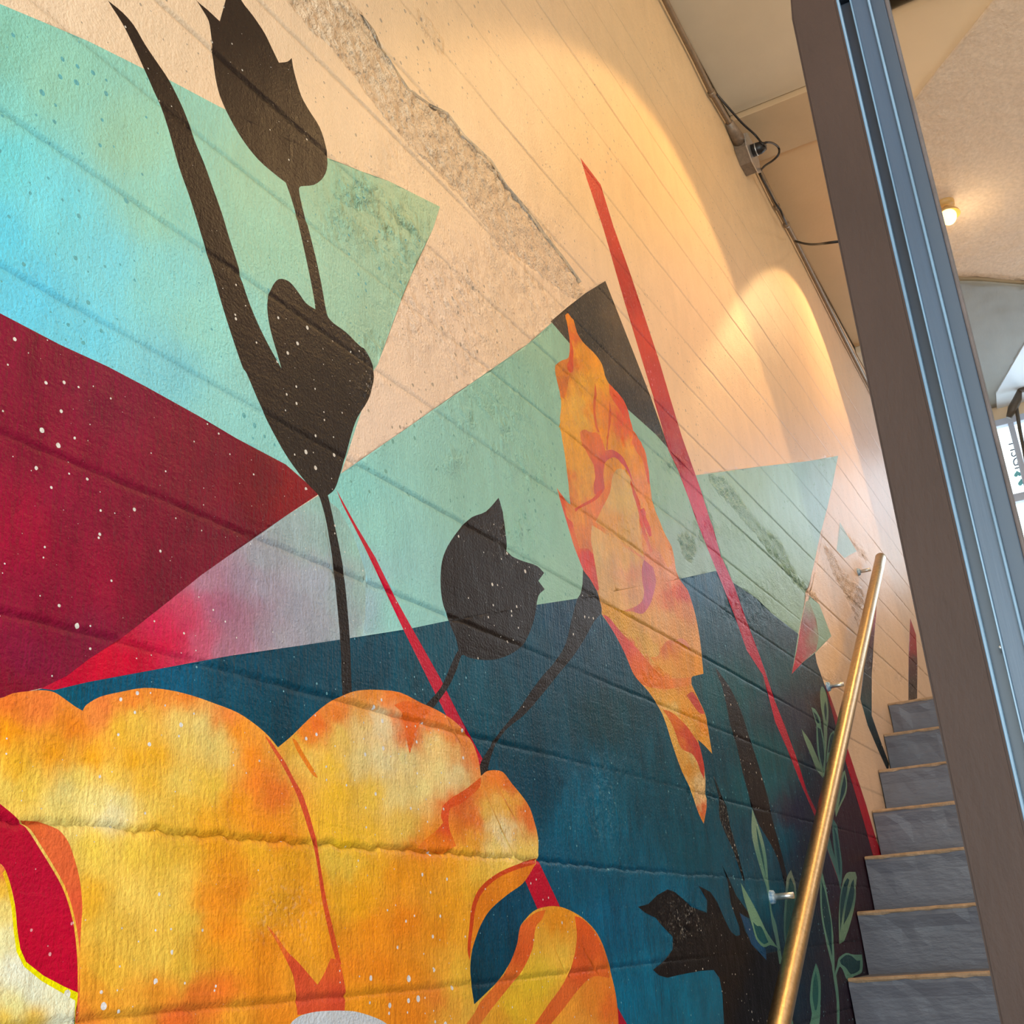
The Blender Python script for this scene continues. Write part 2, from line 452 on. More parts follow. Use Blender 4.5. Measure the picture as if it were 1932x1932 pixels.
S('dark_ray', P('1655,1120 1652,1165 1648,1220 1645,1275 1644,1350 1660,1395 1678,1441 1676,1456 1656,1414 1637,1369 1623,1319 1634,1235 1640,1170'),
  G('1652,1140,B01828 1650,1170,9A1424 1648,1200,4A1420 1646,1235,2A1828 1636,1290,1C2C38 1634,1330,1E4450 1650,1380,142830 1670,1430,101818'), label='dark teal ray with red tip beside the rail')
# ---- rays and silhouettes
S('red_ray', P('636,923 647,951 687,1030 730,1117 763,1190 817,1298 900,1460 990,1663 1013,1714 1110,1932 1200,2150 1330,2150 1183,1932 1056,1708 1017,1627 912,1433 866,1348 832,1280 781,1190 745,1125 709,1052 672,990'),
  G('640,940,C41830 760,1170,CC0C34 850,1330,C60A34 1010,1670,C40830 1180,1930,B00830'), label='long thin red ray from the bulb to the bottom edge', mott=0.2)
S('red_ray', P('1095,297 1107,337 1140,435 1158,500 1181,578 1207,668 1234,754 1261,849 1280,888 1300,940 1318,990 1337,1039 1362,1101 1392,1178 1409,1227 1440,1274 1463,1362 1485,1413 1512,1480 1538,1540 1560,1600 1584,1668 1587,1664 1563,1596 1541,1532 1523,1493 1502,1427 1482,1373 1462,1322 1454,1298 1434,1237 1409,1173 1384,1101 1362,1051 1342,979 1313,899 1287,826 1264,748 1245,686 1220,609 1187,507 1158,427 1133,348'),
  G('1100,310,D0402A 1140,420,C43A2C 1180,540,B83028 1220,650,CC4030 1240,720,C43A34 1265,800,B02E3A 1280,850,A81C38 1310,950,C83860 1340,1000,C03868 1370,1090,BA2858 1400,1180,B01638 1450,1300,BC0C34 1500,1430,AC0C30 1540,1540,9C1030'), label='long red ray running down towards the handrail', fleck='E08090', mott=0.25, rough=0.25)  # orange of the lit top and the pink reflection are painted into the red
BL = dict(mott=0.12, flk=0.95, fleck='E4DCD4')
S('black_tulip_silhouette', P('186,-40 205,0 232,43 254,87 272,127 286,159 304,203 319,250 337,315 355,366 370,413 384,460 402,518 417,572 435,630 457,694 464,704 486,755 507,799 533,846 554,878 580,911 598,929 605,940 616,983 627,1056 634,1121 642,1212 645,1312 664,1308 660,1204 654,1132 649,1085 640,1030 624,951 620,934 631,925 638,911 651,867 663,820 674,788 694,755 705,719 703,690 689,661 678,652 652,627 627,609 616,594 605,536 594,485 580,427 571,391 565,357 569,351 594,348 612,333 619,308 614,272 603,239 583,207 569,181 560,152 554,129 551,109 543,116 527,118 514,91 500,62 478,29 456,0 440,-40 436,-40 426,0 415,40 391,18 370,0 350,-30 391,33 397,54 402,98 408,145 417,181 435,221 460,264 489,301 522,330 540,344 551,377 565,438 580,507 591,562 594,584 576,572 558,547 543,531 525,527 513,540 504,565 504,594 511,630 522,667 530,695 500,641 475,587 456,533 446,496 431,449 417,402 399,351 384,308 366,264 353,221 339,188 319,149 297,116 275,83 254,47 232,22 205,0 196,-40'),
  G('400,100,2C201B 500,200,2C201B 450,600,281D1A 600,800,251C19 650,1200,221B1A'), label='black tulip silhouette with a tall curved leaf and bulb', smooth=True, **BL)
S('black_tulip_silhouette', P('941,939 917,965 890,976 868,998 846,1030 835,1059 832,1096 835,1132 846,1168 861,1204 866,1226 859,1238 850,1259 832,1298 800,1334 812,1342 846,1298 863,1262 872,1236 884,1240 901,1244 930,1245 962,1235 988,1215 1002,1186 1009,1161 1015,1125 1027,1112 1015,1096 1026,1081 1013,1068 988,1059 966,1049 957,1039 955,1012 951,976 944,947'),
  '211918', label='round black tulip silhouette on the green and navy fields', smooth=True, **BL)
S('black_bud_silhouette', P('1100,1072 1122,1106 1134,1135 1136,1157 1122,1172 1104,1204 1082,1237 1053,1273 1024,1309 988,1350 959,1373 937,1402 925,1435 914,1475 900,1475 908,1438 926,1409 944,1380 977,1341 1002,1304 1024,1275 1046,1250 1067,1215 1078,1172 1089,1132 1098,1114'),
  '211A1A', label='narrow black bud silhouette on a long slanting stem', smooth=True, **BL)
S('black_sword_leaf', P('1349,1258 1356,1278 1362,1293 1372,1334 1379,1368 1389,1398 1402,1457 1420,1522 1432,1555 1455,1594 1471,1630 1482,1676 1486,1660 1484,1645 1471,1594 1458,1549 1448,1503 1432,1444 1415,1392 1399,1343 1379,1300 1360,1272'),
  '191217', label='long black sword shaped leaf', smooth=True, **BL)
S('black_grass_blade', P('1346,1458 1363,1503 1372,1520 1379,1558 1393,1607 1406,1662 1402,1660 1386,1607 1368,1568 1358,1542 1357,1503'), '0C0D12', label='thin black grass blade', rough=0.3, **BL)
S('black_iris_silhouette', P('1203,1711 1222,1706 1239,1689 1258,1678 1272,1683 1288,1696 1307,1711 1334,1722 1334,1699 1317,1671 1340,1683 1353,1702 1366,1732 1379,1758 1389,1766 1396,1764 1394,1748 1379,1706 1373,1663 1362,1630 1376,1660 1389,1689 1412,1722 1414,1733 1397,1725 1406,1758 1422,1781 1442,1800 1468,1794 1480,1850 1500,1932 1540,2300 1380,2300 1366,1932 1363,1876 1358,1846 1347,1830 1321,1832 1278,1840 1258,1845 1242,1840 1231,1830 1252,1814 1268,1791 1268,1768 1249,1748 1236,1732 1216,1722'),
  '100D12', label='large black iris silhouette at the foot of the mural', smooth=False, **BL)
S('blue_petal', P('1395,1722 1411,1733 1424,1768 1444,1791 1446,1812 1436,1801 1417,1781 1407,1755'), '1A4C78', label='small blue petal', mott=0.3)
# ---- sage leaves with dark inlays
LF = dict(mott=0.15, flk=0.4)
SG, SG2, IN, IN2 = '5E8A7E', '6E8E7C', '1C5560', '183C4A'
S('sage_leaf', P('1420,1526 1428,1549 1438,1578 1446,1614 1450,1660 1456,1720 1464,1745 1471,1787 1477,1822 1470,1818 1464,1780 1456,1743 1449,1690 1442,1660 1428,1614 1419,1571'), G('1425,1560,7E9E8C 1440,1630,5A8A80 1465,1780,5A8880'), label='tall sage leaf left of the handrail', smooth=True, **LF)
S('leaf_inlay', P('1427,1556 1434,1585 1441,1618 1445,1652 1438,1622 1431,1590'), IN, parent='@-1', label='dark teal inlay', smooth=True, **LF)
S('sage_leaf', P('1398,1665 1417,1699 1432,1729 1447,1760 1467,1789 1453,1783 1440,1787 1426,1772 1419,1747 1411,1720 1403,1691'), G('1405,1690,6E9884 1430,1730,74A08A 1450,1780,5C8A78'), label='broad sage leaf with a curled base', smooth=True, **LF)
S('leaf_inlay', P('1420,1739 1428,1747 1436,1749 1449,1778 1440,1781 1428,1768'), '155560', parent='@-1', label='dark teal inlay', smooth=True, **LF)
S('sage_leaf', P('1493,1641 1501,1668 1502,1700 1499,1740 1496,1790 1484,1800 1481,1787 1478,1753 1479,1718 1482,1679 1485,1656'), G('1493,1650,7C8E80 1485,1700,4A7C78 1485,1760,3E6C6C'), label='sage leaf behind the handrail bracket', smooth=True, **LF)
S('leaf_inlay', P('1492,1655 1498,1672 1499,1710 1493,1770 1484,1785 1481,1753 1483,1718 1486,1680'), '1E5258', parent='@-1', label='dark teal inlay', smooth=True, **LF)
S('sage_leaf', P('1549,1636 1555,1660 1562,1699 1568,1733 1573,1781 1575,1839 1569,1820 1559,1781 1551,1743 1547,1706 1547,1660'), SG, label='long sage leaf right of the handrail', smooth=True, **LF)
S('leaf_inlay', P('1550,1660 1557,1688 1563,1718 1567,1740 1569,1783 1570,1805 1562,1776 1554,1741 1550,1706'), '173E48', parent='@-1', label='dark teal inlay', smooth=True, **LF)
S('sage_leaf', P('1598,1647 1614,1645 1617,1656 1613,1704 1603,1745 1592,1776 1583,1781 1582,1733 1584,1695 1589,1668'), G('1605,1650,6E8878 1600,1740,6E907A 1585,1700,3E6A68'), label='round topped sage leaf beside the steps', smooth=True, **LF)
S('leaf_inlay', P('1599,1657 1603,1660 1596,1690 1590,1720 1585,1760 1585,1710 1590,1675'), '163E48', parent='@-1', label='dark teal inlay', smooth=True, **LF)
S('leaf_inlay', P('1611,1658 1612,1680 1608,1704 1600,1728 1591,1745 1594,1720 1600,1692 1606,1668'), '173E48', parent='@-2', label='dark teal inlay', smooth=True, **LF)
S('sage_leaf', P('1575,1836 1579,1822 1582,1808 1596,1798 1609,1801 1626,1801 1628,1820 1626,1835 1611,1842 1598,1849 1590,1830 1584,1824 1578,1840 1583,1880 1585,1960 1580,1960 1579,1890 1573,1845 1569,1822'), '56847A', label='curled sage leaf at the lowest step', smooth=True, **LF)
S('leaf_inlay', P('1584,1812 1596,1802 1607,1804 1616,1812 1623,1812 1622,1830 1605,1838 1596,1826 1587,1819'), '163C44', parent='@-1', label='dark teal inlay', smooth=True, **LF)
S('sage_leaf', P('1539,1817 1546,1835 1549,1860 1548,1895 1544,1940 1526,1940 1531,1912 1527,1887 1530,1849'), G('1540,1830,4A8076 1535,1900,4E887C 1540,1930,5E9486'), label='lone sage leaf low on the wall', smooth=True, **LF)
S('leaf_inlay', P('1539,1832 1543,1852 1544,1880 1540,1905 1536,1905 1532,1880 1534,1852'), '1E5C5E', parent='@-1', label='dark teal inlay', smooth=True, **LF)
S('sage_leaf', P('1550,1295 1556,1301 1560,1315 1563,1337 1563,1359 1560,1400 1557,1440 1555,1400 1553,1359 1549,1337 1547,1310'), SG2, label='upright sage leaf at the top of the sprig', smooth=True, **LF)
S('leaf_inlay', P('1557,1322 1560,1340 1559,1362 1556,1350 1555,1335'), IN2, parent='@-1', label='dark teal inlay', smooth=True, **LF)
S('sage_leaf', P('1530,1334 1538,1339 1547,1355 1549,1370 1540,1366 1534,1348'), SG, label='short sage leaf of the upper sprig', smooth=True, **LF)
S('leaf_inlay', P('1533,1342 1541,1350 1546,1365 1541,1363 1536,1350'), IN2, parent='@-1', label='dark teal inlay', smooth=True, **LF)
S('sage_leaf', P('1540,1366 1549,1371 1556,1404 1558,1431 1555,1467 1552,1458 1545,1431 1541,1404'), SG, label='slender sage leaf of the upper sprig', smooth=True, **LF)
S('leaf_inlay', P('1542,1372 1548,1376 1553,1405 1555,1430 1553,1450 1547,1428 1544,1400'), '1A3644', parent='@-1', label='dark teal inlay', smooth=True, **LF)
S('sage_leaf', P('1512,1375 1529,1399 1543,1431 1554,1458 1553,1468 1541,1451 1531,1427 1518,1395'), SG2, label='pointed sage leaf of the upper sprig', smooth=True, **LF)
S('sage_leaf', P('1574,1378 1566,1388 1560,1422 1559,1440 1568,1425 1578,1390'), SG, label='sage leaf half behind the handrail', smooth=True, **LF)
S('leaf_inlay', P('1573,1382 1568,1390 1562,1420 1568,1418 1575,1392'), '1A3644', parent='@-1', label='dark teal inlay', smooth=True, **LF)
S('sage_leaf', P('1594,1453 1598,1478 1596,1498 1585,1522 1577,1542 1574,1513 1578,1485 1581,1467 1586,1461'), SG2, label='teardrop sage leaf right of the handrail', smooth=True, **LF)
S('leaf_inlay', P('1593,1460 1596,1478 1593,1497 1582,1522 1587,1490'), '1A3A48', parent='@-1', label='dark teal inlay', smooth=True, **LF)
S('sage_leaf', P('1569,1540 1579,1558 1585,1600 1589,1627 1589,1656 1586,1679 1581,1655 1573,1599 1570,1565'), '3E6C70', label='dark sage leaf below the teardrop leaf', smooth=True, **LF)
S('leaf_inlay', P('1573,1560 1578,1575 1583,1605 1586,1632 1585,1656 1577,1600'), '1C4654', parent='@-1', label='dark teal inlay', smooth=True, **LF)
S('sage_leaf', P('1557,1560 1563,1570 1570,1600 1579,1630 1587,1676 1576,1643 1562,1605 1556,1585'), '3E6C70', label='narrow dark sage leaf', smooth=True, **LF)
S('sage_leaf', P('1489,1898 1497,1932 1500,1950 1494,1950 1491,1920'), SG, label='leaf tip at the bottom edge', **LF)
# ---- flame coloured petal
FL = dict(mott=0.4, flk=0.3, fleck='C07420', eps=70.0)
kf = S('flame_petal', P('1073,591 1083,603 1089,626 1097,640 1108,653 1124,669 1136,688 1141,708 1149,724 1161,735 1174,751 1184,772 1189,792 1195,813 1209,833 1218,854 1222,879 1226,906 1230,934 1236,961 1245,983 1255,1008 1267,1031 1272,1054 1275,1076 1280,1089 1288,1102 1297,1114 1305,1136 1313,1165 1320,1202 1325,1242 1328,1271 1318,1271 1306,1278 1306,1291 1312,1304 1321,1323 1331,1345 1336,1366 1340,1392 1345,1422 1331,1407 1318,1395 1325,1426 1330,1448 1332,1470 1334,1498 1334,1521 1328,1554 1318,1534 1307,1502 1297,1478 1286,1455 1277,1431 1267,1401 1258,1371 1249,1347 1239,1329 1224,1306 1209,1289 1196,1273 1187,1252 1178,1230 1163,1200 1149,1177 1136,1159 1136,1147 1133,1136 1126,1114 1113,1092 1101,1076 1093,1056 1083,1030 1075,1003 1065,970 1062,960 1058,947 1050,920 1063,938 1076,952 1074,934 1070,897 1064,856 1058,815 1057,788 1060,756 1054,729 1049,706 1050,688 1060,680 1072,675 1075,658 1074,633 1071,610 1067,594'),
  G('1078,600,F08A1E 1082,640,E86A28 1090,660,EEA02C 1110,680,F09A24 1078,690,E0702A 1068,690,C8782A 1060,700,D07C28 1060,740,D8862C 1100,720,E8A83C 1130,720,EFA428 1090,760,E8B048 1075,790,ECA83C 1110,750,E8A038 1120,770,E88A2C 1150,760,F08A28 1170,790,E8502A 1180,820,E8602C 1150,800,EB8C2C 1100,790,E5B24A 1080,830,EDA63A 1075,870,E8A038 1090,880,EAA63C 1110,900,EDA848 1100,930,EAA440 1070,900,E87828 1060,945,DC5028 1085,950,E8903A 1160,830,E89A30 1190,850,EAA040 1205,870,E8903A 1180,870,E89A38 1215,920,E89060 1210,960,EA9848 1220,1000,DE8A40 1240,1000,E09040 1250,1030,DE8838 1140,960,E8784A 1120,960,E88048 1150,930,E87828 1190,980,E0A860 1170,1000,DDB070 1230,1050,E59070 1260,1080,EAA080 1100,1000,E8884A 1095,980,EC9848 1110,1050,E07848 1240,1110,E2956A 1270,1120,DE6A48 1290,1120,D85040 1290,1150,E09058 1250,1170,E2A868 1220,1180,E4A860 1290,1190,E4A460 1310,1220,E8A868 1260,1200,E8A868 1150,1165,E0A030 1170,1180,E2A83C 1200,1200,E0AC48 1220,1220,E0AE50 1230,1235,E4B458 1260,1230,E8882C 1290,1240,E89420 1310,1260,E89A2C 1260,1260,E8982C 1290,1275,E8A844 1180,1220,D85848 1200,1250,E86A34 1220,1270,EC7A28 1250,1285,F0802C 1290,1290,E88A2C 1220,1290,EFA030 1240,1310,EEB040 1270,1310,ECA83C 1290,1320,EFA428 1300,1345,F09A20 1330,1370,EB8E24 1270,1335,EBC06C 1300,1370,E8AE48 1320,1390,E09A30 1340,1410,E8A440 1260,1370,EDB450 1270,1400,EEB450 1285,1430,EAAA48 1300,1450,DE9428 1310,1430,E8C478 1320,1480,EBCC98 1305,1490,EEB44C 1325,1510,E8C490 1330,1530,DC5A2C 1325,1545,E89038'),
  label='tall flame shaped orange petal', smooth=True, rough=0.4, **FL)
PF = dict(parent='#%d' % kf, smooth=True, **FL)
S('coral_swirl', P('1095,815 1104,810 1115,815 1129,817 1138,831 1142,850 1161,849 1177,863 1186,883 1193,902 1199,924 1188,896 1177,879 1161,863 1147,868 1140,879 1138,899 1140,922 1131,934 1121,932 1120,915 1123,899 1120,877 1108,856 1097,833'), G('1105,825,E07840 1120,840,E07038 1130,900,D05848 1170,860,CC4A54 1190,890,CC4A54'), label='coral swirl', **PF)
S('peach_pocket', P('1154,905 1163,886 1177,886 1188,899 1199,924 1206,952 1207,993 1215,1052 1170,1020 1123,985 1135,960 1150,930'), G('1165,900,DCB070 1180,940,E0B870 1190,1000,DFAE6C 1150,985,E2A054 1205,1030,E2A860'), label='pale peach pocket', **PF)
S('peach_pocket', P('1116,991 1140,1006 1175,1030 1215,1056 1211,1073 1212,1097 1215,1117 1211,1134 1199,1144 1176,1152 1156,1144 1134,1134 1129,1109 1124,1076 1119,1046 1114,1018'), G('1125,1000,E2B070 1130,1050,DCB478 1150,1040,E0AA68 1140,1110,DCAC70 1170,1060,E0A468 1190,1080,DC9068 1190,1120,DCA070 1165,1130,E0AC68 1180,1060,E0AC60'), label='pale peach pocket below the joint', **PF)
S('mauve_fold', P('1215,1056 1232,1070 1238,1095 1233,1120 1226,1140 1212,1158 1192,1154 1176,1153 1199,1144 1211,1134 1215,1117 1212,1097 1211,1073'), G('1218,1070,C05C78 1230,1090,C46878 1225,1120,C06484 1205,1150,CC6878 1185,1153,D87858'), label='mauve fold', **PF)
S('red_edge', P('1058,947 1065,958 1070,975 1080,985 1086,1010 1094,1035 1108,1035 1118,1046 1124,1076 1130,1112 1126,1114 1113,1092 1101,1076 1093,1056 1083,1030 1075,1003 1065,970'), G('1070,980,D85034 1085,1020,E06C2C 1105,1050,E03C34 1118,1080,D84838'), label='red edge', **PF)
S('red_edge', P('1207,962 1216,958 1224,985 1234,1010 1226,1012 1216,990'), 'D0402E', label='red streak', **PF)
S('red_edge', P('1071,610 1077,640 1083,665 1081,700 1075,703 1070,690 1074,678 1075,658 1074,633'), G('1074,625,E87028 1078,680,DC5428 1078,700,D84C28'), label='orange red edge at the tip', **PF)
S('ochre_curl', P('1050,690 1058,683 1066,686 1072,696 1074,715 1070,735 1066,752 1060,748 1054,729 1049,706'), G('1056,700,D4802C 1068,720,C86A24 1062,745,D0702C'), label='ochre curl', **PF)
S('red_edge', P('1149,724 1161,735 1174,751 1184,772 1190,795 1194,812 1184,800 1172,778 1160,760 1150,742'), G('1155,735,E8602A 1175,765,E04828 1190,800,E0582C'), label='orange red shoulder', **PF)
S('orange_vein', P('1123,722 1126,745 1124,775 1128,800 1133,815 1129,815 1123,800 1120,775 1121,745'), 'D8602C', label='thin orange vein', **PF)
S('orange_vein', P('1150,756 1154,780 1152,805 1148,830 1147,848 1144,848 1146,825 1149,803 1149,780'), 'D45A2C', label='thin orange vein', **PF)
S('red_edge', P('1196,813 1210,834 1219,856 1224,885 1227,915 1222,905 1216,878 1206,856 1192,835'), G('1200,828,E86A38 1215,860,E07040 1225,900,D86048'), label='coral right edge', **PF)
S('orange_vein', P('1138,922 1130,938 1112,950 1092,960 1086,966 1084,960 1100,950 1118,940 1128,928'), 'D8502E', label='orange red vein', **PF)
S('amber_fold', P('1226,965 1238,985 1250,1012 1262,1038 1268,1062 1260,1072 1250,1050 1240,1035 1230,1010'), G('1235,985,E08C30 1255,1030,DC8A34 1264,1065,DE9040'), label='amber streaked edge', **PF)
S('orange_vein', P('1190,905 1200,930 1208,950 1214,985 1222,1012 1232,1040 1228,1044 1216,1015 1208,985 1202,955 1194,932'), G('1195,915,D8583C 1212,975,D44C30 1228,1035,D87048'), label='red orange vein', **PF)
S('coral_fold', P('1138,1159 1150,1165 1170,1190 1186,1208 1204,1226 1221,1247 1239,1267 1254,1279 1278,1280 1305,1277 1304,1291 1280,1296 1262,1300 1236,1298 1222,1296 1209,1289 1196,1273 1187,1252 1178,1230 1163,1200 1149,1177'),
  G('1150,1172,D04C50 1180,1225,DC5448 1200,1250,E86C34 1230,1275,EC7A2A 1260,1290,EC8228 1290,1286,E88830'), label='coral fold', **PF)
S('amber_fold', P('1248,1222 1256,1211 1266,1208 1290,1216 1308,1228 1325,1243 1328,1271 1306,1276 1278,1278 1252,1266 1232,1247 1226,1240 1240,1238'), G('1258,1215,D87030 1270,1225,E28A28 1300,1245,E89A24 1260,1260,E8A038 1310,1268,E89A30'), label='amber fold', **PF)
S('rose_patch', P('1275,1208 1286,1204 1297,1212 1303,1226 1290,1216'), 'DE8C6C', label='rose patch', **PF)
S('red_tip', P('1296,1312 1308,1305 1321,1325 1331,1347 1321,1345 1312,1334 1301,1319'), G('1300,1312,D06038 1312,1318,C8383C 1325,1340,D04C38'), label='red tip', **PF)
S('red_spear', P('1250,1338 1267,1344 1284,1358 1299,1373 1314,1394 1321,1407 1326,1428 1330,1448 1331,1472 1323,1457 1316,1437 1306,1422 1291,1416 1282,1407 1275,1386 1265,1362'), G('1258,1342,DC7020 1275,1365,E07020 1290,1380,D85030 1285,1405,E2782C 1310,1405,CC3C38 1325,1440,CC4030'), label='red orange spear', **PF)
# ---- big yellow flower
YL = dict(mott=0.38, flk=1.0, fleck='E4E6F0')
ky = S('yellow_flower', P('-420,1330 -200,1300 0,1317 25,1308 54,1304 80,1302 103,1306 123,1319 141,1332 156,1341 163,1330 188,1315 225,1306 272,1298 319,1302 362,1312 406,1327 449,1344 482,1366 507,1388 525,1410 551,1388 580,1359 616,1328 652,1310 675,1303 709,1301 756,1306 796,1326 825,1339 854,1357 875,1377 893,1402 904,1435 908,1464 919,1455 937,1453 951,1458 966,1478 984,1500 999,1522 1009,1551 1016,1580 1016,1609 1013,1625 1002,1641 984,1667 955,1688 922,1717 904,1746 893,1775 886,1812 886,1848 893,1895 912,1877 941,1848 962,1815 971,1797 977,1775 980,1750 989,1736 1006,1719 1028,1711 1053,1710 1075,1717 1100,1732 1122,1754 1136,1779 1147,1812 1154,1841 1162,1877 1167,1932 1160,2060 1100,2220 950,2350 600,2420 100,2380 -300,2200'),
  G('''20,1330,F07A2E 80,1330,F4803A 140,1370,F58A20 20,1380,F79A14 100,1420,F9A21A 170,1430,F8A818 30,1450,F7B52A 60,1480,F8CC50 10,1480,F5D060 200,1330,F2803C 180,1350,F28A40 250,1320,F58A30 300,1310,F28C30 350,1320,F08028 230,1380,F8BE3A 260,1360,F6C850 340,1360,F2D070 380,1370,F0D680 400,1400,F0D478 350,1400,F3CF68 250,1430,F8B020 300,1420,F7B428 420,1430,F2D070 450,1380,F5921E 470,1430,F58A1A 490,1470,F28226 430,1350,F2863A 520,1500,F07A2A 450,1520,F79A1C 500,1560,F5941E 540,1580,F59420 400,1480,F5C848 340,1480,F3CE60 280,1480,F6BC38 220,1470,F7C850 150,1470,F5D468 130,1500,F2DC88 180,1510,F2DC8A 230,1510,F0DC90 210,1540,F2E4B0 120,1530,F3D878 290,1530,F4CC58 350,1530,F6C040 400,1550,F8AE28 300,1560,F6BC38
180,1600,F2CC50 250,1600,EFC648 300,1620,F0C040 350,1600,EEB838 400,1590,F4A41E 430,1630,F49A20 480,1600,F0B02A 550,1610,F0A820 170,1700,F2B430 200,1750,EFC04A 250,1680,F2CA5C 300,1700,F2C858 330,1650,F0C450 350,1740,EEC44C 400,1700,F39422 440,1680,F09020 420,1750,F3901C 480,1720,EFA828 520,1680,F0A628 580,1650,F2A01E 590,1700,EF9A20 300,1800,F0C450 250,1800,EFC04C 200,1830,F0B83C 160,1850,F2A430 350,1820,EDBC40 400,1800,F0A028 450,1800,F39A20 500,1790,F3921E 480,1860,F08E20 420,1870,F07A28 380,1880,EC7A2C 300,1880,F09A2E 330,1920,E86C2C 250,1900,F0A838 200,1900,F2A030 160,1920,EE8A30 450,1910,F5A430 520,1920,F39024 600,1770,F2A020 580,1800,F0A028 590,1840,EDA030
560,1410,F6B840 580,1430,F4C860 575,1380,F08020 600,1370,EE6A20 640,1340,F07E24 700,1320,F48A18 690,1345,F6A83C 760,1320,EF7818 740,1312,F27A1C 770,1350,E9641C 775,1390,E8661C 800,1340,EC6C20 830,1360,EC7424 870,1400,F08028 860,1390,F0781E 890,1440,EC6E22 850,1410,EDCB80 820,1400,F0D488 830,1450,F0DA90 860,1460,EFDCA0 720,1370,F1E0B0 720,1350,F4DEB0 680,1370,F5D68C 640,1390,F5CC62 630,1440,F6C43C 680,1430,F0D890 720,1430,F2E0A8 770,1430,EEDC98 640,1500,F5BE30 700,1500,F4C646 750,1500,F0D68A 800,1490,F0DC90 880,1470,F0D088 620,1560,F7BE30 700,1570,F6C038 760,1560,F2C658 650,1600,F8C020
620,1620,E8C048 650,1630,EDC248 700,1640,F4B028 750,1650,F39A1C 800,1640,F09A1C 850,1630,F2A220 900,1640,F4C040 940,1630,F2C850 990,1610,F2CC60 880,1680,F4B02C 850,1700,F2A020 870,1750,F0A428 680,1700,F4A81C 640,1700,F5B028 700,1750,F4921C 760,1740,F08818 820,1760,F29620 640,1780,EF9420 660,1820,EE8A20 720,1830,F08A1C 780,1830,F0901E 830,1820,EEA434 860,1830,EDB83C 880,1870,EDBA40 700,1880,F09820 760,1890,F08C20 820,1880,E88430 780,1920,EE8820 850,1910,EEA83C 880,1910,F0B848
930,1465,F07820 960,1480,E8641C 920,1490,F2922A 940,1510,F4C060 960,1520,F0B440 990,1530,EA6A20 1000,1560,E65C1C 920,1530,F0C050 940,1560,F4DCA0 960,1580,F2E2B8 985,1580,F0C460 1005,1600,F2D070 930,1600,F4D880 900,1500,EA7020 880,1510,E55C1E 860,1520,E9601C 870,1560,EE8020 890,1550,E86420 900,1590,F2A024 880,1610,F4B030 830,1580,EE8C1C 800,1600,EE8418
1050,1740,F2961C 1030,1770,EFB03C 1060,1800,EEBE48 1030,1830,E9C23C 1010,1860,E6C030 970,1900,EBC030 1000,1900,EDB830 940,1920,E8A030 1120,1800,E8702A 1130,1850,F08A30 1110,1900,F09030 1080,1900,F2A038 1150,1900,E8702C 1100,1925,F0A040'''),
  label='large yellow and orange flower filling the lower left', smooth=True, **YL)
PY = dict(parent='#%d' % ky, smooth=True)
S('crimson_gap', P('-160,1420 -60,1470 0,1515 36,1547 54,1569 72,1598 94,1634 116,1674 130,1714 139,1757 144,1812 145,1873 120,1862 80,1841 47,1815 36,1790 31,1757 27,1710 18,1667 9,1641 0,1630 -60,1600 -180,1560'), G('20,1560,B80A30 60,1650,BC0A34 100,1800,C40632'), label='bright crimson gap between petals', mott=0.15, flk=0.6, fleck='E9A0A8', **PY)
S('pale_petal', P('-300,1700 -100,1660 0,1630 9,1641 18,1667 27,1710 31,1757 36,1790 47,1815 80,1841 120,1862 145,1875 142,1932 130,2040 40,2150 -200,2100'), G('5,1640,F08040 5,1680,F4C040 10,1720,F6DC80 10,1780,F4EAB0 30,1830,F4F4E0 60,1870,F0F0D8 110,1890,F2F0D0 30,1900,F2EAA0 60,1925,F0C048 10,1925,F2C850 120,1925,F0ECD0'), label='pale lemon petal', mott=0.25, flk=0.5, fleck='D8D4B8', **PY)
S('lemon_outline', P('9,1641 18,1667 27,1710 31,1757 36,1790 47,1815 80,1841 120,1862 145,1873 143,1932 139,1950 140,1888 116,1874 76,1851 43,1824 29,1796 24,1760 20,1712 12,1672 4,1648'), G('15,1670,F0C020 25,1720,F4E000 40,1820,F6EC00 110,1865,F4E400 142,1920,E0DC10'), label='lemon yellow outline', mott=0.1, **{**PY, 'smooth': False})
S('coral_shadow', P('40,1548 60,1549 83,1551 109,1565 127,1587 138,1616 149,1659 154,1710 152,1739 149,1794 149,1850 147,1930 141,1930 149,1812 144,1757 135,1714 121,1672 99,1632 77,1596 58,1566'), G('60,1555,D8602C 100,1580,EC6C3C 130,1640,E8683A 142,1720,E45C38 147,1790,E66038 148,1850,E87038'), label='coral shadow along the petal edge', mott=0.2, **PY)
S('petal_vein', P('500,1387 513,1400 525,1418 540,1440 555,1470 572,1500 592,1565 602,1623 614,1696 632,1775 642,1820 634,1820 622,1775 606,1696 596,1623 583,1567 562,1503 546,1468 531,1440 516,1416'), G('520,1410,E05C30 560,1490,D85030 600,1620,D44A2C 625,1760,DC5428'), label='thin red orange vein', mott=0.2, **PY)
S('petal_base', P('500,1744 515,1768 529,1794 543,1822 552,1845 556,1877 560,1915 616,1910 649,1907 650,1880 648,1855 638,1815 622,1808 608,1840 597,1858 580,1838 560,1815 540,1795 520,1765'), G('515,1770,E87028 545,1830,DC5030 580,1880,DC5434 630,1880,D84C30 630,1830,E2602C 600,1870,E05A30'), label='red orange patch at the base of the petals', mott=0.25, **PY)
S('petal_streak', P('551,1392 560,1398 572,1420 592,1452 600,1468 590,1462 575,1440 560,1415'), 'EE8420', label='orange streak', mott=0.2, **PY)
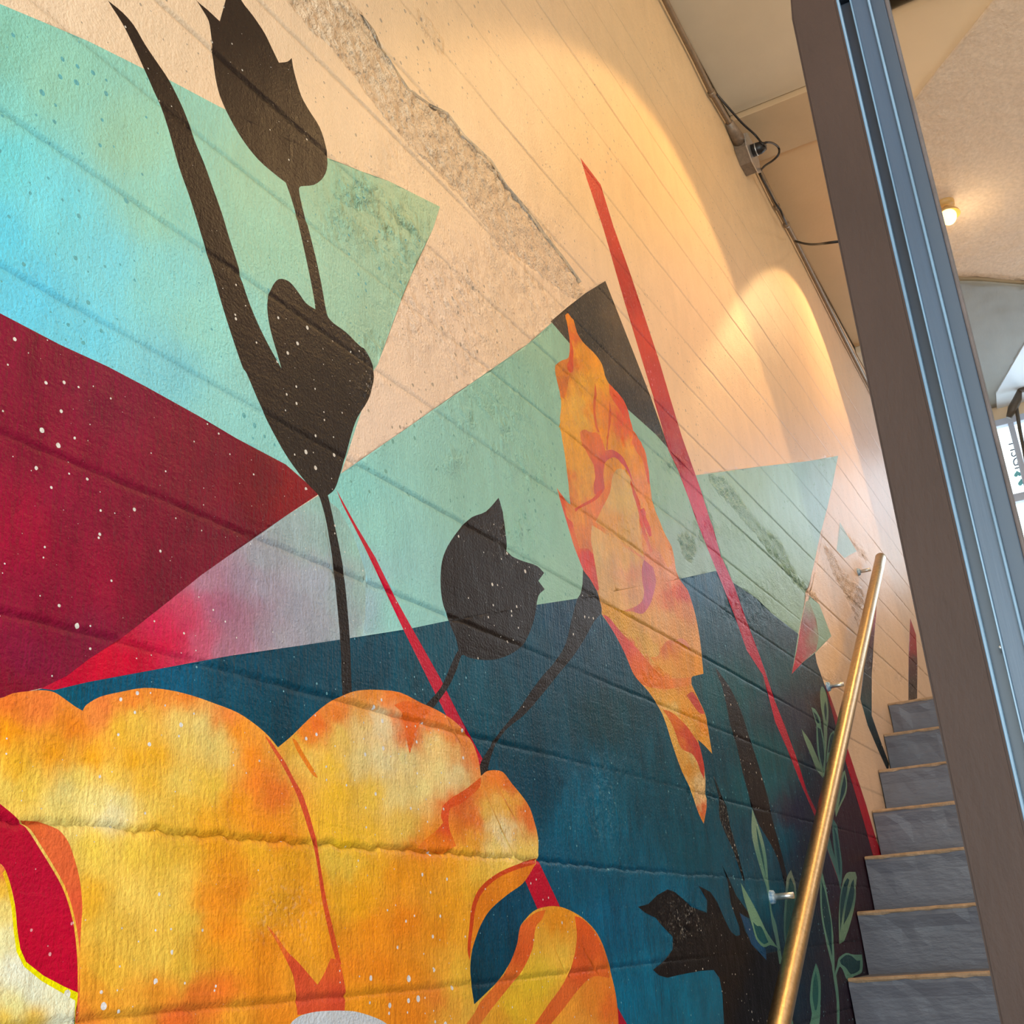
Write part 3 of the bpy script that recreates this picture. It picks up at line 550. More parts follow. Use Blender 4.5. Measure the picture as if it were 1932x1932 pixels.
S('petal_streak', P('745,1330 760,1345 765,1370 770,1395 775,1422 782,1400 788,1378 800,1352 815,1342 800,1335 770,1322'), G('770,1345,EC6A1E 775,1390,EA681E 800,1345,EC6C20'), label='orange streak', mott=0.3, **PY)
S('petal_fold', P('908,1466 893,1478 883,1486 868,1496 854,1504 841,1515 835,1522 832,1540 836,1552 828,1562 817,1572 800,1586 786,1600 812,1606 838,1611 848,1602 860,1596 854,1580 848,1565 846,1545 850,1525 870,1516 890,1500 906,1484'), G('895,1485,E2601C 860,1508,E4561C 838,1530,E05424 845,1560,DC4C24 815,1590,EC801C 840,1602,EC7C1C'), label='dark orange fold', mott=0.25, **PY)
S('petal_fold', P('1013,1623 1000,1630 980,1634 944,1649 919,1667 901,1688 892,1714 888,1746 884,1775 884,1812 888,1795 894,1775 905,1746 923,1717 956,1688 985,1667 1003,1641'), G('1000,1635,EC8420 950,1670,EE8C20 910,1710,EA841C 892,1750,EA8820'), label='amber underside of the curled petal', mott=0.3, **PY)
S('petal_vein', P('1013,1619 980,1629 944,1644 917,1662 898,1684 888,1712 884,1746 880,1790 884,1812 887,1775 891,1746 895,1716 904,1691 921,1670 946,1652 981,1638 1008,1630'), 'D2481C', label='rust red line', mott=0.2, **PY)
S('petal_fold', P('1085,1728 1100,1734 1120,1755 1133,1780 1144,1812 1150,1845 1120,1842 1096,1862 1064,1903 1040,1932 1020,1960 985,1960 1009,1932 1035,1895 1064,1855 1082,1812 1089,1768'), G('1100,1745,E86024 1115,1790,E2602A 1130,1830,E8702C 1100,1830,E25C2A 1070,1870,E06A30 1030,1920,E0682C'), label='orange red band down the lower petal', mott=0.3, **PY)
S('petal_fold', P('980,1750 992,1735 1010,1722 1030,1716 1022,1735 1010,1750 1004,1790 985,1830 960,1862 925,1905 893,1945 868,1945 893,1912 905,1890 941,1850 962,1815 975,1780'), G('1010,1728,EC7424 995,1760,E4662C 985,1800,E26028 960,1845,E4702C 920,1890,E27430 885,1935,E48034'), label='orange red edge of the lower petal', mott=0.3, **PY)
S('white_disc', P('520,1990 547,1932 558,1921 569,1915 594,1909 623,1907 650,1907 672,1909 705,1919 730,1932 760,1965 780,2010 770,2080 720,2140 640,2160 570,2130 525,2070'), 'CDD2DE', label='white flower centre at the bottom edge', mott=0.06, flk=0.2, **PY)

S('edge_shade_line', P('680,25 707,58 722,91 743,123 772,167 812,196 845,212 877,255 928,302 957,349 990,386 1029,440 1069,491 1098,531 1095,534 1066,494 1026,443 987,389 954,352 925,306 874,259 842,216 809,199 769,169 740,124 719,92 703,59'), 'BFB09E', parent='wall', label='grey line painted for the shadow at the rough strip edge', mott=0.2, fleck='B8A79A')  # shadow line beside the rough strip, put into the wall colour
ROUGH_POLY = [
 (P('505,-60 543,0 594,65 614,76 662,134 720,214 774,275 817,315 872,373 915,424 955,467 1010,510 1060,548 1090,565 1104,547 1096,533 1067,493 1027,442 988,388 955,351 926,304 875,257 843,214 810,197 770,167 741,123 720,91 705,58 680,25 650,-10 600,-80'), 1.0),
 (P('1336,895 1357,897 1374,909 1389,927 1399,944 1414,967 1429,986 1454,1006 1476,1026 1486,1051 1504,1086 1536,1118 1546,1140 1523,1121 1499,1098 1469,1063 1444,1034 1427,1009 1409,991 1384,959 1364,939 1340,912'), 1.0),
 (P('1553,1029 1568,1039 1586,1068 1603,1093 1628,1111 1630,1128 1620,1185 1608,1150 1593,1118 1576,1091 1558,1048'), 1.0),
 (P('1280,1010 1296,1007 1308,1020 1312,1040 1300,1060 1285,1040'), 0.9),
 (P('787,22 800,25 835,75 836,100 822,98 795,55'), 0.5),
 (P('1600,1010 1632,1040 1640,1060 1622,1050'), 0.8),
]
BLOBS = [tuple(float(v) for v in t.split(',')) for t in '''680,380,60,.75 740,430,60,.85 760,490,40,.6 650,420,45,.5 700,640,35,.45 850,560,120,.5 980,480,90,.6 900,650,80,.4 780,620,50,.35 1000,560,80,.6 760,300,60,.3
930,790,90,.45 1000,880,60,.4 860,870,30,.4 980,1000,50,.4 1060,720,50,.4 700,730,30,.3 1110,720,60,.5 1100,800,60,.45 1180,850,60,.45 1220,940,50,.45 1180,1000,50,.35 1320,1490,30,.7 1230,1280,20,.5
1190,560,30,.6 1250,820,30,.7 1275,870,28,.8 1330,1000,40,.6 1390,1140,30,.7 1420,1150,40,.5 1130,1480,60,.25 1140,1550,50,.25 1290,1740,40,.6 1565,1280,14,.7 1440,1100,60,.3 1400,1000,60,.3 940,1570,50,.3 770,1400,60,.2 540,1720,60,.2 1640,1250,20,.6 1700,1280,14,.6'''.split()]


def w2(p):
    if p[0] == 'w': return (p[1], p[2])
    x, z = onwall(p[0], p[1])
    return (x, z)


def catmull(pts, closed=True, sub=3):
    n = len(pts)
    A = [np.array(p) for p in pts]
    corner = []
    for i in range(n):
        a, b, c = A[i - 1], A[i], A[(i + 1) % n]
        u, v = b - a, c - b
        cs = u @ v / (np.linalg.norm(u) * np.linalg.norm(v) + 1e-12)
        corner.append(cs < 0.55)
    out = []
    for i in range(n):
        p1, p2 = A[i], A[(i + 1) % n]
        L_ = np.linalg.norm(p2 - p1)
        t1 = (p2 - A[i - 1]) * 0.5 if not corner[i] else (p2 - p1)
        t2 = (A[(i + 2) % n] - p1) * 0.5 if not corner[(i + 1) % n] else (p2 - p1)
        t1 = t1 * min(1, L_ / (np.linalg.norm(t1) + 1e-9))
        t2 = t2 * min(1, L_ / (np.linalg.norm(t2) + 1e-9))
        for k in range(sub):
            s = k / sub
            h = (2 * s**3 - 3 * s**2 + 1) * p1 + (s**3 - 2 * s**2 + s) * t1 + (-2 * s**3 + 3 * s**2) * p2 + (s**3 - s**2) * t2
            out.append(tuple(h))
    return out


def inside(px, py, poly):
    """vectorised even-odd test"""
    res = np.zeros(px.shape, bool)
    x0, x1 = min(p[0] for p in poly), max(p[0] for p in poly)
    y0, y1 = min(p[1] for p in poly), max(p[1] for p in poly)
    idx = np.nonzero((px >= x0) & (px <= x1) & (py >= y0) & (py <= y1))[0]
    if len(idx) == 0: return res
    X, Y = px[idx], py[idx]
    r = np.zeros(len(idx), bool)
    j = len(poly) - 1
    for i in range(len(poly)):
        xi, yi = poly[i]; xj, yj = poly[j]
        if yi != yj:
            c = ((yi > Y) != (yj > Y)) & (X < (xj - xi) * (Y - yi) / (yj - yi) + xi)
            r ^= c
        j = i
    res[idx] = r
    return res


def hash2(ix, iy, s=0):
    h = (ix.astype(np.int64) * 374761393 + iy.astype(np.int64) * 668265263 + s * 2147483647) & 0xffffffff
    h = ((h ^ (h >> 13)) * 1274126177) & 0xffffffff
    return ((h ^ (h >> 16)) & 0xffff) / 65535.0


def vnoise(x, y, s=0):
    ix, iy = np.floor(x), np.floor(y)
    fx, fy = x - ix, y - iy
    fx = fx * fx * (3 - 2 * fx); fy = fy * fy * (3 - 2 * fy)
    a = hash2(ix, iy, s); b = hash2(ix + 1, iy, s); c = hash2(ix, iy + 1, s); d = hash2(ix + 1, iy + 1, s)
    return (a + (b - a) * fx) * (1 - fy) + (c + (d - c) * fx) * fy


def project(x, z):
    p = np.stack([x, np.full_like(x, YW), z], 0)
    q = M @ p
    return 966 + F * q[0] / q[2], 966 + F * q[1] / q[2]


def jz(x, k):
    """height of joint k at x: boards are not quite straight"""
    return JOINTS[k] + 0.006 * (vnoise(x * 1.3, np.full_like(x, 7.7 * k), 3) - 0.5) + (0.0048 if k == 9 else 0.0018) * (vnoise(x * 55, np.full_like(x, 3.1 * k), 5) - 0.5) + (0.0030 if k == 9 else 0.0) * (vnoise(x * 160, np.full_like(x, 3.1 * k), 6) - 0.5)


def rough_field(px, py, x, z):
    r = np.zeros_like(px)
    for poly, a in ROUGH_POLY:
        r = np.where(inside(px, py, poly), np.maximum(r, a), r)
    nz = vnoise(x * 38, z * 38, 21) * 0.6 + vnoise(x * 95, z * 95, 22) * 0.4
    for bx, by, br, ba in BLOBS:
        g = ba * np.exp(-((px - bx)**2 + (py - by)**2) / (br * br))
        r = np.maximum(r, g * np.clip((nz - 0.34) * 4.5, 0, 1) * 1.25)
    return np.clip(r, 0, 1)


def relief(x, z, rough):
    """depth of the cast surface towards the room (positive = proud)"""
    h = np.zeros_like(x)
    for k in range(len(JOINTS)):
        zk = jz(x, k)
        d = z - zk
        dep = 0.0009 + 0.0032 * np.clip(vnoise(x * 2.1, np.full_like(x, 5.5 * k), 11) * 1.6 - 0.45, 0, 1)
        if abs(JOINTS[k] - 0.145) < 1e-6: dep = dep + 0.004 * np.clip(1 - np.abs(x - 1.2) / 1.2, 0, 1)
        h -= dep * np.exp(-(d / 0.0021)**2)
        h += dep * 0.25 * np.exp(-((d - 0.006) / 0.004)**2)
        nx = JOINTS[k + 1] if k + 1 < len(JOINTS) else 99
        off = (hash2(np.array([k]), np.array([9]), 4)[0] - 0.5) * 0.0016
        h += np.where((d > 0) & (z < nx), off, 0)
    h += (vnoise(x * 6, z * 6, 31) - 0.5) * 0.003
    a = vnoise(x * 70, z * 70, 41) * 0.6 + vnoise(x * 150, z * 150, 42) * 0.4
    h += rough * ((a - 0.5) * 0.015 - 0.003)
    return h


def idw(px, py, ctl, eps=260.0):
    C = np.array([[c[0], c[1]] for c in ctl]); V = np.array([c[2] for c in ctl])
    out = np.zeros((len(px), 3)); ws = np.zeros(len(px))
    for (cx, cy), v in zip(C, V):
        w = 1.0 / ((px - cx)**2 + (py - cy)**2 + eps)**1.75
        out += w[:, None] * v; ws += w
    return out / ws[:, None]


def components(tri):
    par = {}
    def find(a):
        while par[a] != a:
            par[a] = par[par[a]]; a = par[a]
        return a
    for t in tri.tolist():
        for v in t: par.setdefault(v, v)
        a, b, c = find(t[0]), find(t[1]), find(t[2])
        par[b] = a; par[find(c)] = a
    root = np.array([find(t[0]) for t in tri.tolist()])
    return [tri[root == r] for r in np.unique(root)]


def build_mural():
    polys = []
    verts, edges = [], []

    def addpoly(pts):
        b = len(verts)
        n = len(pts)
        for p in pts: verts.append((p[0], p[1]))
        for i in range(n): edges.append((b + i, b + (i + 1) % n))

    XA = -0.6
    clip = lambda p: (min(max(p[0], XA), X_END), min(max(p[1], ZF), ZC))
    for s in SHAPES:
        pts = [clip(w2(p)) for p in s['pts']]
        if s['smooth']: pts = catmull(pts)
        # thin out tiny steps
        q = [pts[0]]
        for p in pts[1:]:
            if abs(p[0] - q[-1][0]) + abs(p[1] - q[-1][1]) > 2e-4: q.append(p)
        polys.append(q)
        addpoly(q)
    for i, (poly, a) in enumerate(ROUGH_POLY):
        q = [clip(w2(p)) for p in poly]
        if i == 0 or i == 1:
            pass
    addpoly([(XA, ZF), (X_END, ZF), (X_END, ZC), (XA, ZC)])
    # sample points: finer where the wall is near
    def frus(x, z, m=90):
        px, py = project(x, z)
        return (px > -m) & (px < 1800) & (py > -m) & (py < 1932 + m)
    xs = [0.45]
    while xs[-1] < X_END - 0.02: xs.append(xs[-1] + 0.0052 * max(xs[-1], 0.75) ** 1.15)
    xs = np.array(xs)
    for i, x in enumerate(xs):
        dz = 0.0052 * max(x, 0.8) ** 0.55
        zz = np.arange(ZF + 0.01, ZC - 0.01, dz)
        zz = zz + (0.5 * dz if i % 2 else 0)
        xx = np.full_like(zz, x) + (hash2(np.arange(len(zz)), np.full(len(zz), i), 1) - 0.5) * dz * 0.5
        zz = zz + (hash2(np.arange(len(zz)), np.full(len(zz), i), 2) - 0.5) * dz * 0.5
        near = np.zeros(len(zz), bool)
        for k in range(len(JOINTS)): near |= np.abs(zz - JOINTS[k]) < 0.0115
        keep = frus(xx, zz) & ~near & (xx < X_END - 0.01)
        verts.extend(zip(xx[keep].tolist(), zz[keep].tolist()))
    for k in range(len(JOINTS)):
        jx = [0.45]
        while jx[-1] < X_END - 0.02: jx.append(jx[-1] + (0.0022 if k == 9 and jx[-1] < 2.2 else 0.0042) * max(jx[-1], 0.8))
        jx = np.array(jx[1:])
        zk = jz(jx, k)
        kp = frus(jx, zk)
        for o in (-0.0085, -0.0028, 0.0, 0.0032, 0.0095):
            verts.extend(zip(jx[kp].tolist(), (zk[kp] + o).tolist()))
        fx = np.arange(XA + 0.03, X_END - 0.03, 0.045)
        fz = jz(fx, k)
        fk = (fx < 0.45) | ~frus(fx, fz)
        for o in (-0.0085, -0.0028, 0.0, 0.0032, 0.0095):
            verts.extend(zip(fx[fk].tolist(), (fz[fk] + o).tolist()))
    # coarse grid elsewhere
    for x in np.arange(XA + 0.1, X_END - 0.05, 0.15):
        for z in np.arange(ZF + 0.1, ZC - 0.05, 0.15):
            a = np.array([x + 1e-3]), np.array([z + 1e-3])
            if x < 0.45 or not frus(*a)[0]: verts.append((float(a[0][0]), float(a[1][0])))
    V, E_, Fc, _, _, _ = delaunay_2d_cdt([Vector(v) for v in verts], edges, [], 0, 1e-6)
    V = np.array([(v[0], v[1]) for v in V])
    T = np.array([f[:3] for f in Fc if len(f) == 3])
    c = V[T].mean(1)
    ok = (c[:, 0] > XA) & (c[:, 0] < X_END) & (c[:, 1] > ZF) & (c[:, 1] < ZC)
    e1 = V[T[:, 1]] - V[T[:, 0]]; e2 = V[T[:, 2]] - V[T[:, 0]]
    ok &= np.abs(e1[:, 0] * e2[:, 1] - e1[:, 1] * e2[:, 0]) > 1e-10
    T = T[ok]; c = c[ok]
    owner = np.full(len(T), -1)
    for i, q in enumerate(polys):
        owner[inside(c[:, 0], c[:, 1], q)] = i
    px, py = project(V[:, 0], V[:, 1])
    rough = rough_field(px, py, V[:, 0], V[:, 1])
    h = relief(V[:, 0], V[:, 1], rough)
    # no relief on the outer border
    co3 = np.stack([V[:, 0], YW - h, V[:, 1] + EYE], 1)
    groove = np.ones(len(V))
    for k in range(len(JOINTS)):
        groove = np.minimum(groove, 1 - 0.20 * np.exp(-((V[:, 1] - jz(V[:, 0], k)) / 0.0030)**2))

    def piece(name, tri, col, fleck, rg, mott, flk, parent, eps=260.0):
        ids, inv = np.unique(tri.ravel(), return_inverse=True)
        t = inv.reshape(-1, 3)
        P3 = co3[ids]
        n = np.cross(P3[t[:, 1]] - P3[t[:, 0]], P3[t[:, 2]] - P3[t[:, 0]])
        flip = n[:, 1] > 0
        t[flip] = t[flip][:, ::-1]
        me = bpy.data.meshes.new(name)
        me.vertices.add(len(ids)); me.vertices.foreach_set('co', P3.astype(np.float32).ravel())
        me.loops.add(t.size); me.loops.foreach_set('vertex_index', t.ravel().astype(np.int32))
        me.polygons.add(len(t)); me.polygons.foreach_set('loop_start', np.arange(0, t.size, 3, dtype=np.int32))
        me.polygons.foreach_set('use_smooth', np.ones(len(t), bool))
        me.update(calc_edges=True)
        if isinstance(col, str): cc = np.tile(np.array(lin(col)), (len(ids), 1))
        else:
            qx, qz = V[ids, 0], V[ids, 1]
            jx_ = (vnoise(qx * 55, qz * 55, 71) - 0.5) * 16 + (vnoise(qx * 160, qz * 110, 72) - 0.5) * 12
            jy_ = (vnoise(qx * 55, qz * 55, 73) - 0.5) * 16 + (vnoise(qx * 160, qz * 110, 74) - 0.5) * 14
            am = min(1.0, mott * 2.4)
            cc = idw(px[ids] + jx_ * am, py[ids] + jy_ * am, col, eps)
        cc = cc * groove[ids][:, None]
        rgba = np.ones((len(ids), 4), np.float32)
        rgba[:, :3] = cc
        me.attributes.new('paint', 'FLOAT_COLOR', 'POINT').data.foreach_set('color', rgba.ravel())
        rgba[:, :3] = np.array(lin(fleck))
        me.attributes.new('fleck', 'FLOAT_COLOR', 'POINT').data.foreach_set('color', rgba.ravel())
        rgba[:, 0] = np.maximum(rough[ids], rg); rgba[:, 1] = mott; rgba[:, 2] = flk
        me.attributes.new('mask', 'FLOAT_COLOR', 'POINT').data.foreach_set('color', rgba.ravel())
        me.materials.append(MP)
        o = bpy.data.objects.new(name, me)
        COL.objects.link(o)
        if parent is not None:
            o.parent = parent
            o.matrix_parent_inverse = Matrix.Translation(parent.location).inverted()
        return o

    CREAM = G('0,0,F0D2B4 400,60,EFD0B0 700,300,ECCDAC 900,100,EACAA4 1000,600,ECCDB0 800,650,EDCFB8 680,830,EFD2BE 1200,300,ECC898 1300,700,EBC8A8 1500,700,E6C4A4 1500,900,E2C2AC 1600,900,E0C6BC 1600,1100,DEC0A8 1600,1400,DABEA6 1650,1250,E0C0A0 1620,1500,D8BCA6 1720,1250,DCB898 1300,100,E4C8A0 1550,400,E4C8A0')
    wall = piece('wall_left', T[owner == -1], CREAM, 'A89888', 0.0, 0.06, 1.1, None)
    wall['kind'] = 'structure'
    root = empty('mural', (2.6, YW, EYE + 0.9), 'floral mural of tulips and rays painted on the board marked concrete wall', 'mural')
    made = {}
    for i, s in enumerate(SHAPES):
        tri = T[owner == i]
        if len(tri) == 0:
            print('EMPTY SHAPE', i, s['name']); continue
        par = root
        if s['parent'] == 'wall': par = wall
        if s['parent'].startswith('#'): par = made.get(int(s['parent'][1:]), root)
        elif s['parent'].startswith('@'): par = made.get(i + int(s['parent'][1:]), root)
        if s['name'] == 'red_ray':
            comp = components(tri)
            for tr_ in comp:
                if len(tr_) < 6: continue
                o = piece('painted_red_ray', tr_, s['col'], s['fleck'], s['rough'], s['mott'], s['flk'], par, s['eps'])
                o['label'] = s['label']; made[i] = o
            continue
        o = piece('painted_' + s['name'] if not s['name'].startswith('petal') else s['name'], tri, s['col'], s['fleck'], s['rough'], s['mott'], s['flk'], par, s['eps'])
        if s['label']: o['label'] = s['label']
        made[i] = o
    print('mural verts', len(V), 'tris', len(T))
    return wall, root


wall_left, mural = build_mural()

# ================================================================== ROOM SHELL
YR = -2.60                  # right wall
XB = -2.50                  # shop front behind the camera
ZCE = EYE + ZC              # ceiling height


def struct(name, bm, mat, parent=None, smooth=False):
    o = obj(name, bm, mat, parent, smooth)
    if parent is None: o['kind'] = 'structure'
    return o


bm = bmesh.new(); box(bm, XB - 0.2, X_END + 0.2, YR - 0.2, YW + 0.25, -0.15, 0); struct('floor', bm, M_floor)
bm = bmesh.new(); box(bm, XB - 0.2, X_END + 0.2, YW + 0.02, YW + 0.22, 0, ZCE + 0.2)
o = struct('wall_core', bm, M_wall, wall_left)
bm = bmesh.new(); box(bm, XB, -0.6, YW - 0.0, YW + 0.02, 0, ZCE); struct('wall_plaster', bm, M_wall, wall_left)
bm = bmesh.new(); box(bm, XB - 0.2, X_END + 0.2, YR - 0.2, YR, 0, ZCE + 0.2); struct('wall_right', bm, M_wall)

# ceiling: flat slab, a slightly dropped beam, a smooth bay, then a lower beam at the far end
bm = bmesh.new(); box(bm, XB - 0.2, X_END + 0.2, YR, YW + 0.02, ZCE + 0.05, ZCE + 0.25); ceiling = struct('ceiling', bm, M_ceil)
def soffit(name, x0, x1, z, mat, y0=0.33, y1=YW - 0.001):
    bm = bmesh.new(); box(bm, x0, x1, y0, y1, EYE + z, ZCE + 0.10, 0.004)
    return obj(name, bm, mat, ceiling)
soffit('soffit_panel', XB, 4.245, 3.575, M_ceil)
soffit('ceiling_beam', 4.25, 4.605, 3.548, M_ceil2)
soffit('soffit_panel', 4.61, 6.84, 3.578, M_ceil4)
soffit('soffit_panel', XB, 6.84, 3.572, M_ceil3, YR + 0.001, 0.328)
soffit('ceiling_beam', 6.845, X_END, 3.535, M_ceil, YR + 0.001)

# rough cast patch of the ceiling with an irregular edge
edge = [(3.95, -0.50), (4.16, -0.29), (4.30, -0.16), (4.45, -0.02), (4.63, 0.14), (4.80, 0.24), (5.2, 0.27), (5.8, 0.26), (6.28, 0.22), (6.40, 0.06), (6.60, -0.17), (6.7, -0.9), (5.6, -1.3), (4.4, -1.1), (3.9, -0.8)]
bm = bmesh.new()
N1 = 90
def patch(poly, z, step, amp, seed, mat, name, parent, thick=0.03):
    xs0, xs1 = min(p[0] for p in poly), max(p[0] for p in poly)
    ys0, ys1 = min(p[1] for p in poly), max(p[1] for p in poly)
    gx, gy = np.meshgrid(np.arange(xs0, xs1, step), np.arange(ys0, ys1, step))
    gx, gy = gx.ravel(), gy.ravel()
    ins = inside(gx, gy, poly)
    n = len(poly)
    vs = [Vector(p) for p in poly] + [Vector((float(a), float(b))) for a, b in zip(gx[ins], gy[ins])]
    V, E_, Fc, _, _, _ = delaunay_2d_cdt(vs, [(i, (i + 1) % n) for i in range(n)], [], 1, 1e-6)
    A = np.array([(v[0], v[1]) for v in V])
    hz = (vnoise(A[:, 0] * 22, A[:, 1] * 22, seed) * 0.6 + vnoise(A[:, 0] * 60, A[:, 1] * 60, seed + 1) * 0.4 - 0.5) * amp
    bm = bmesh.new()
    bv = [bm.verts.new((a[0], a[1], z - thick + h)) for a, h in zip(A, hz)]
    for f in Fc:
        try: bm.faces.new([bv[i] for i in f])
        except ValueError: pass
    bm.edges.ensure_lookup_table()
    bd = [e for e in bm.edges if e.is_boundary]
    r = bmesh.ops.extrude_edge_only(bm, edges=bd)
    for v in r['geom']:
        if isinstance(v, bmesh.types.BMVert): v.co.z = z + 0.004
    bmesh.ops.recalc_face_normals(bm, faces=bm.faces)
    return obj(name, bm, mat, parent, True)
patch(edge, EYE + 3.572, 0.03, 0.022, 51, M_roughceil, 'rough_cast_patch', ceiling, 0.012)
patch([(6.28, 0.23), (6.42, 0.04), (6.62, -0.18), (6.75, -0.9), (X_END - 0.02, -0.9), (X_END - 0.02, 0.62), (6.86, 0.62), (6.6, 0.5)], EYE + 3.535, 0.06, 0.016, 61, M_greenish, 'grey_green_patch', ceiling, 0.010)

# end wall at the head of the stairs with its window
ZL = EYE + 0.99             # landing level
WY0, WY1, WZ0, WZ1 = -1.05, 0.70, EYE + 2.25, EYE + 3.42
bm = bmesh.new()
box(bm, X_END, X_END + 0.2, YR, WY0, 0, ZCE + 0.1)
box(bm, X_END, X_END + 0.2, WY1, YW + 0.02, 0, ZCE + 0.1)
box(bm, X_END, X_END + 0.2, WY0, WY1, 0, WZ0)
box(bm, X_END, X_END + 0.2, WY0, WY1, WZ1, ZCE + 0.1)
struct('wall_back', bm, M_wall)
win = empty('window_1', (X_END, (WY0 + WY1) / 2, WZ0), kind='structure')
bm = bmesh.new()
for y in (WY0, WY1 - 0.05): box(bm, X_END - 0.03, X_END + 0.08, y, y + 0.05, WZ0, WZ1, 0.004)
for z in (WZ0, WZ1 - 0.05): box(bm, X_END - 0.03, X_END + 0.08, WY0 + 0.05, WY1 - 0.05, z, z + 0.05, 0.004)
obj('window_frame', bm, M_frame_w, win)
ZT = EYE + 2.80
bm = bmesh.new(); box(bm, X_END - 0.035, X_END + 0.075, WY0 + 0.05, WY1 - 0.05, ZT - 0.03, ZT + 0.03, 0.004); obj('transom', bm, M_frame_w, win)
for y in (0.125, -0.43):
    bm = bmesh.new(); box(bm, X_END - 0.03, X_END + 0.07, y - 0.02, y + 0.02, WZ0 + 0.05, WZ1 - 0.05, 0.004); obj('mullion', bm, M_frame_w, win)
ys = [WY1 - 0.05, 0.145, -0.41, WY0 + 0.05]
for a, b in ((WY1 - 0.05, 0.145), (0.105, -0.41), (-0.45, WY0 + 0.05)):
    for z0, z1 in ((WZ0 + 0.05, ZT - 0.03), (ZT + 0.03, WZ1 - 0.05)):
        bm = bmesh.new(); box(bm, X_END + 0.03, X_END + 0.036, b, a, z0, z1); obj('window_pane', bm, E_win, win)
# small lettering and teal leaf stickers on the upper pane
M_decal = plain('teal_sticker', lin('6FC8CC'), 0.5)
M_ink = plain('thin_sign_ink', lin('5A7488'), 0.5)
fd = bpy.data.curves.new('window_lettering', 'FONT'); fd.body = 'HSGH'; fd.size = 0.10; fd.extrude = 0.001; fd.align_x = 'CENTER'; fd.align_y = 'CENTER'
fo = bpy.data.objects.new('window_lettering', fd); COL.objects.link(fo); fd.materials.append(M_ink)
fo.parent = win; fo.matrix_parent_inverse = Matrix.Translation(win.location).inverted()
fo.location = (X_END + 0.026, 0.145, EYE + 3.11); fo.rotation_euler = (math.pi / 2, math.pi / 2, -math.pi / 2)
for (y, z, s) in ((0.165, EYE + 2.99, 0.030), (0.150, EYE + 2.92, 0.034), (0.11, EYE + 2.93, 0.02)):
    bm = bmesh.new()
    pts = []
    for k in range(16):
        t = 2 * math.pi * k / 16
        pts.append((y + s * 0.055 * 16 * math.sin(t)**3, z - s * 0.055 * (13 * math.cos(t) - 5 * math.cos(2 * t) - 2 * math.cos(3 * t) - math.cos(4 * t))))
    prism_x(bm, pts, X_END + 0.020, X_END + 0.024)
    obj('window_sticker', bm, M_decal, win)

# dark bracket arm hanging beside the window
arm = empty('bracket_arm', (X_END - 0.25, 0.03, ZCE - 0.1), 'dark hooked bracket arm in front of the bright upper window', 'bracket')
A0 = X_END - 0.25
def atx(px, py, X):
    d = ray(px, py); t = X / d[0]
    return Vector((X, d[1] * t, EYE + d[2] * t))
bm = bmesh.new(); tube(bm, [atx(1904, 788, A0), atx(1911, 770, A0), atx(1920, 752, A0), atx(1924, 735, A0)], [0.022, 0.034, 0.03, 0.015], 10); obj('hook', bm, M_black, arm, True)
bm = bmesh.new(); tube(bm, [atx(1917, 765, A0), atx(1924, 810, A0), atx(1932, 850, A0), atx(1950, 960, A0)], 0.013, 10); obj('rod', bm, M_black, arm, True)
bm = bmesh.new(); a_ = atx(1924, 740, A0); box(bm, a_.x - 0.02, a_.x + 0.02, a_.y - 0.05, a_.y + 0.0, a_.z, ZCE - 0.02, 0.004); obj('ceiling_mount', bm, M_black, arm)

# pale sloping light well in the ceiling beside the window
bm = bmesh.new()
pts = [(X_END - 0.004, 0.19), (8.02, 0.165), (7.36, -0.085), (7.25, -0.30), (X_END - 0.004, -0.30)]
a = [bm.verts.new((x, y, EYE + 3.515)) for x, y in pts]; b = [bm.verts.new((x, y, EYE + 3.54)) for x, y in pts]
bm.faces.new(a); bm.faces.new(b[::-1])
for i in range(5): bm.faces.new((a[i], b[i], b[(i + 1) % 5], a[(i + 1) % 5]))
bmesh.ops.recalc_face_normals(bm, faces=bm.faces)
obj('light_well_panel', bm, plain('white_panel', lin('D8E8F4'), 0.35, nscale=4, amt=0.03), ceiling)

# shop front behind the camera: daylight comes in here
bm = bmesh.new()
box(bm, XB - 0.2, XB, YR, YW + 0.02, 3.0, ZCE + 0.1)
box(bm, XB - 0.2, XB, YR, YW + 0.02, 0, 0.35)
box(bm, XB - 0.2, XB, YR, YR + 0.25, 0.35, 3.0)
box(bm, XB - 0.2, XB, YW - 0.12, YW + 0.02, 0.35, 3.0)
struct('wall_front', bm, M_wall)
w2e = empty('window_2', (XB, -0.9, 0.35), kind='structure')
bm = bmesh.new(); box(bm, XB - 0.12, XB - 0.11, YR + 0.25, YW - 0.12, 0.35, 3.0); obj('window_pane', bm, E_sky, w2e)
bm = bmesh.new()
for y in (YR + 0.25, -1.35, -0.3, YW - 0.18): box(bm, XB - 0.10, XB - 0.02, y, y + 0.06, 0.35, 3.0)
obj('window_frame', bm, M_dark, w2e)

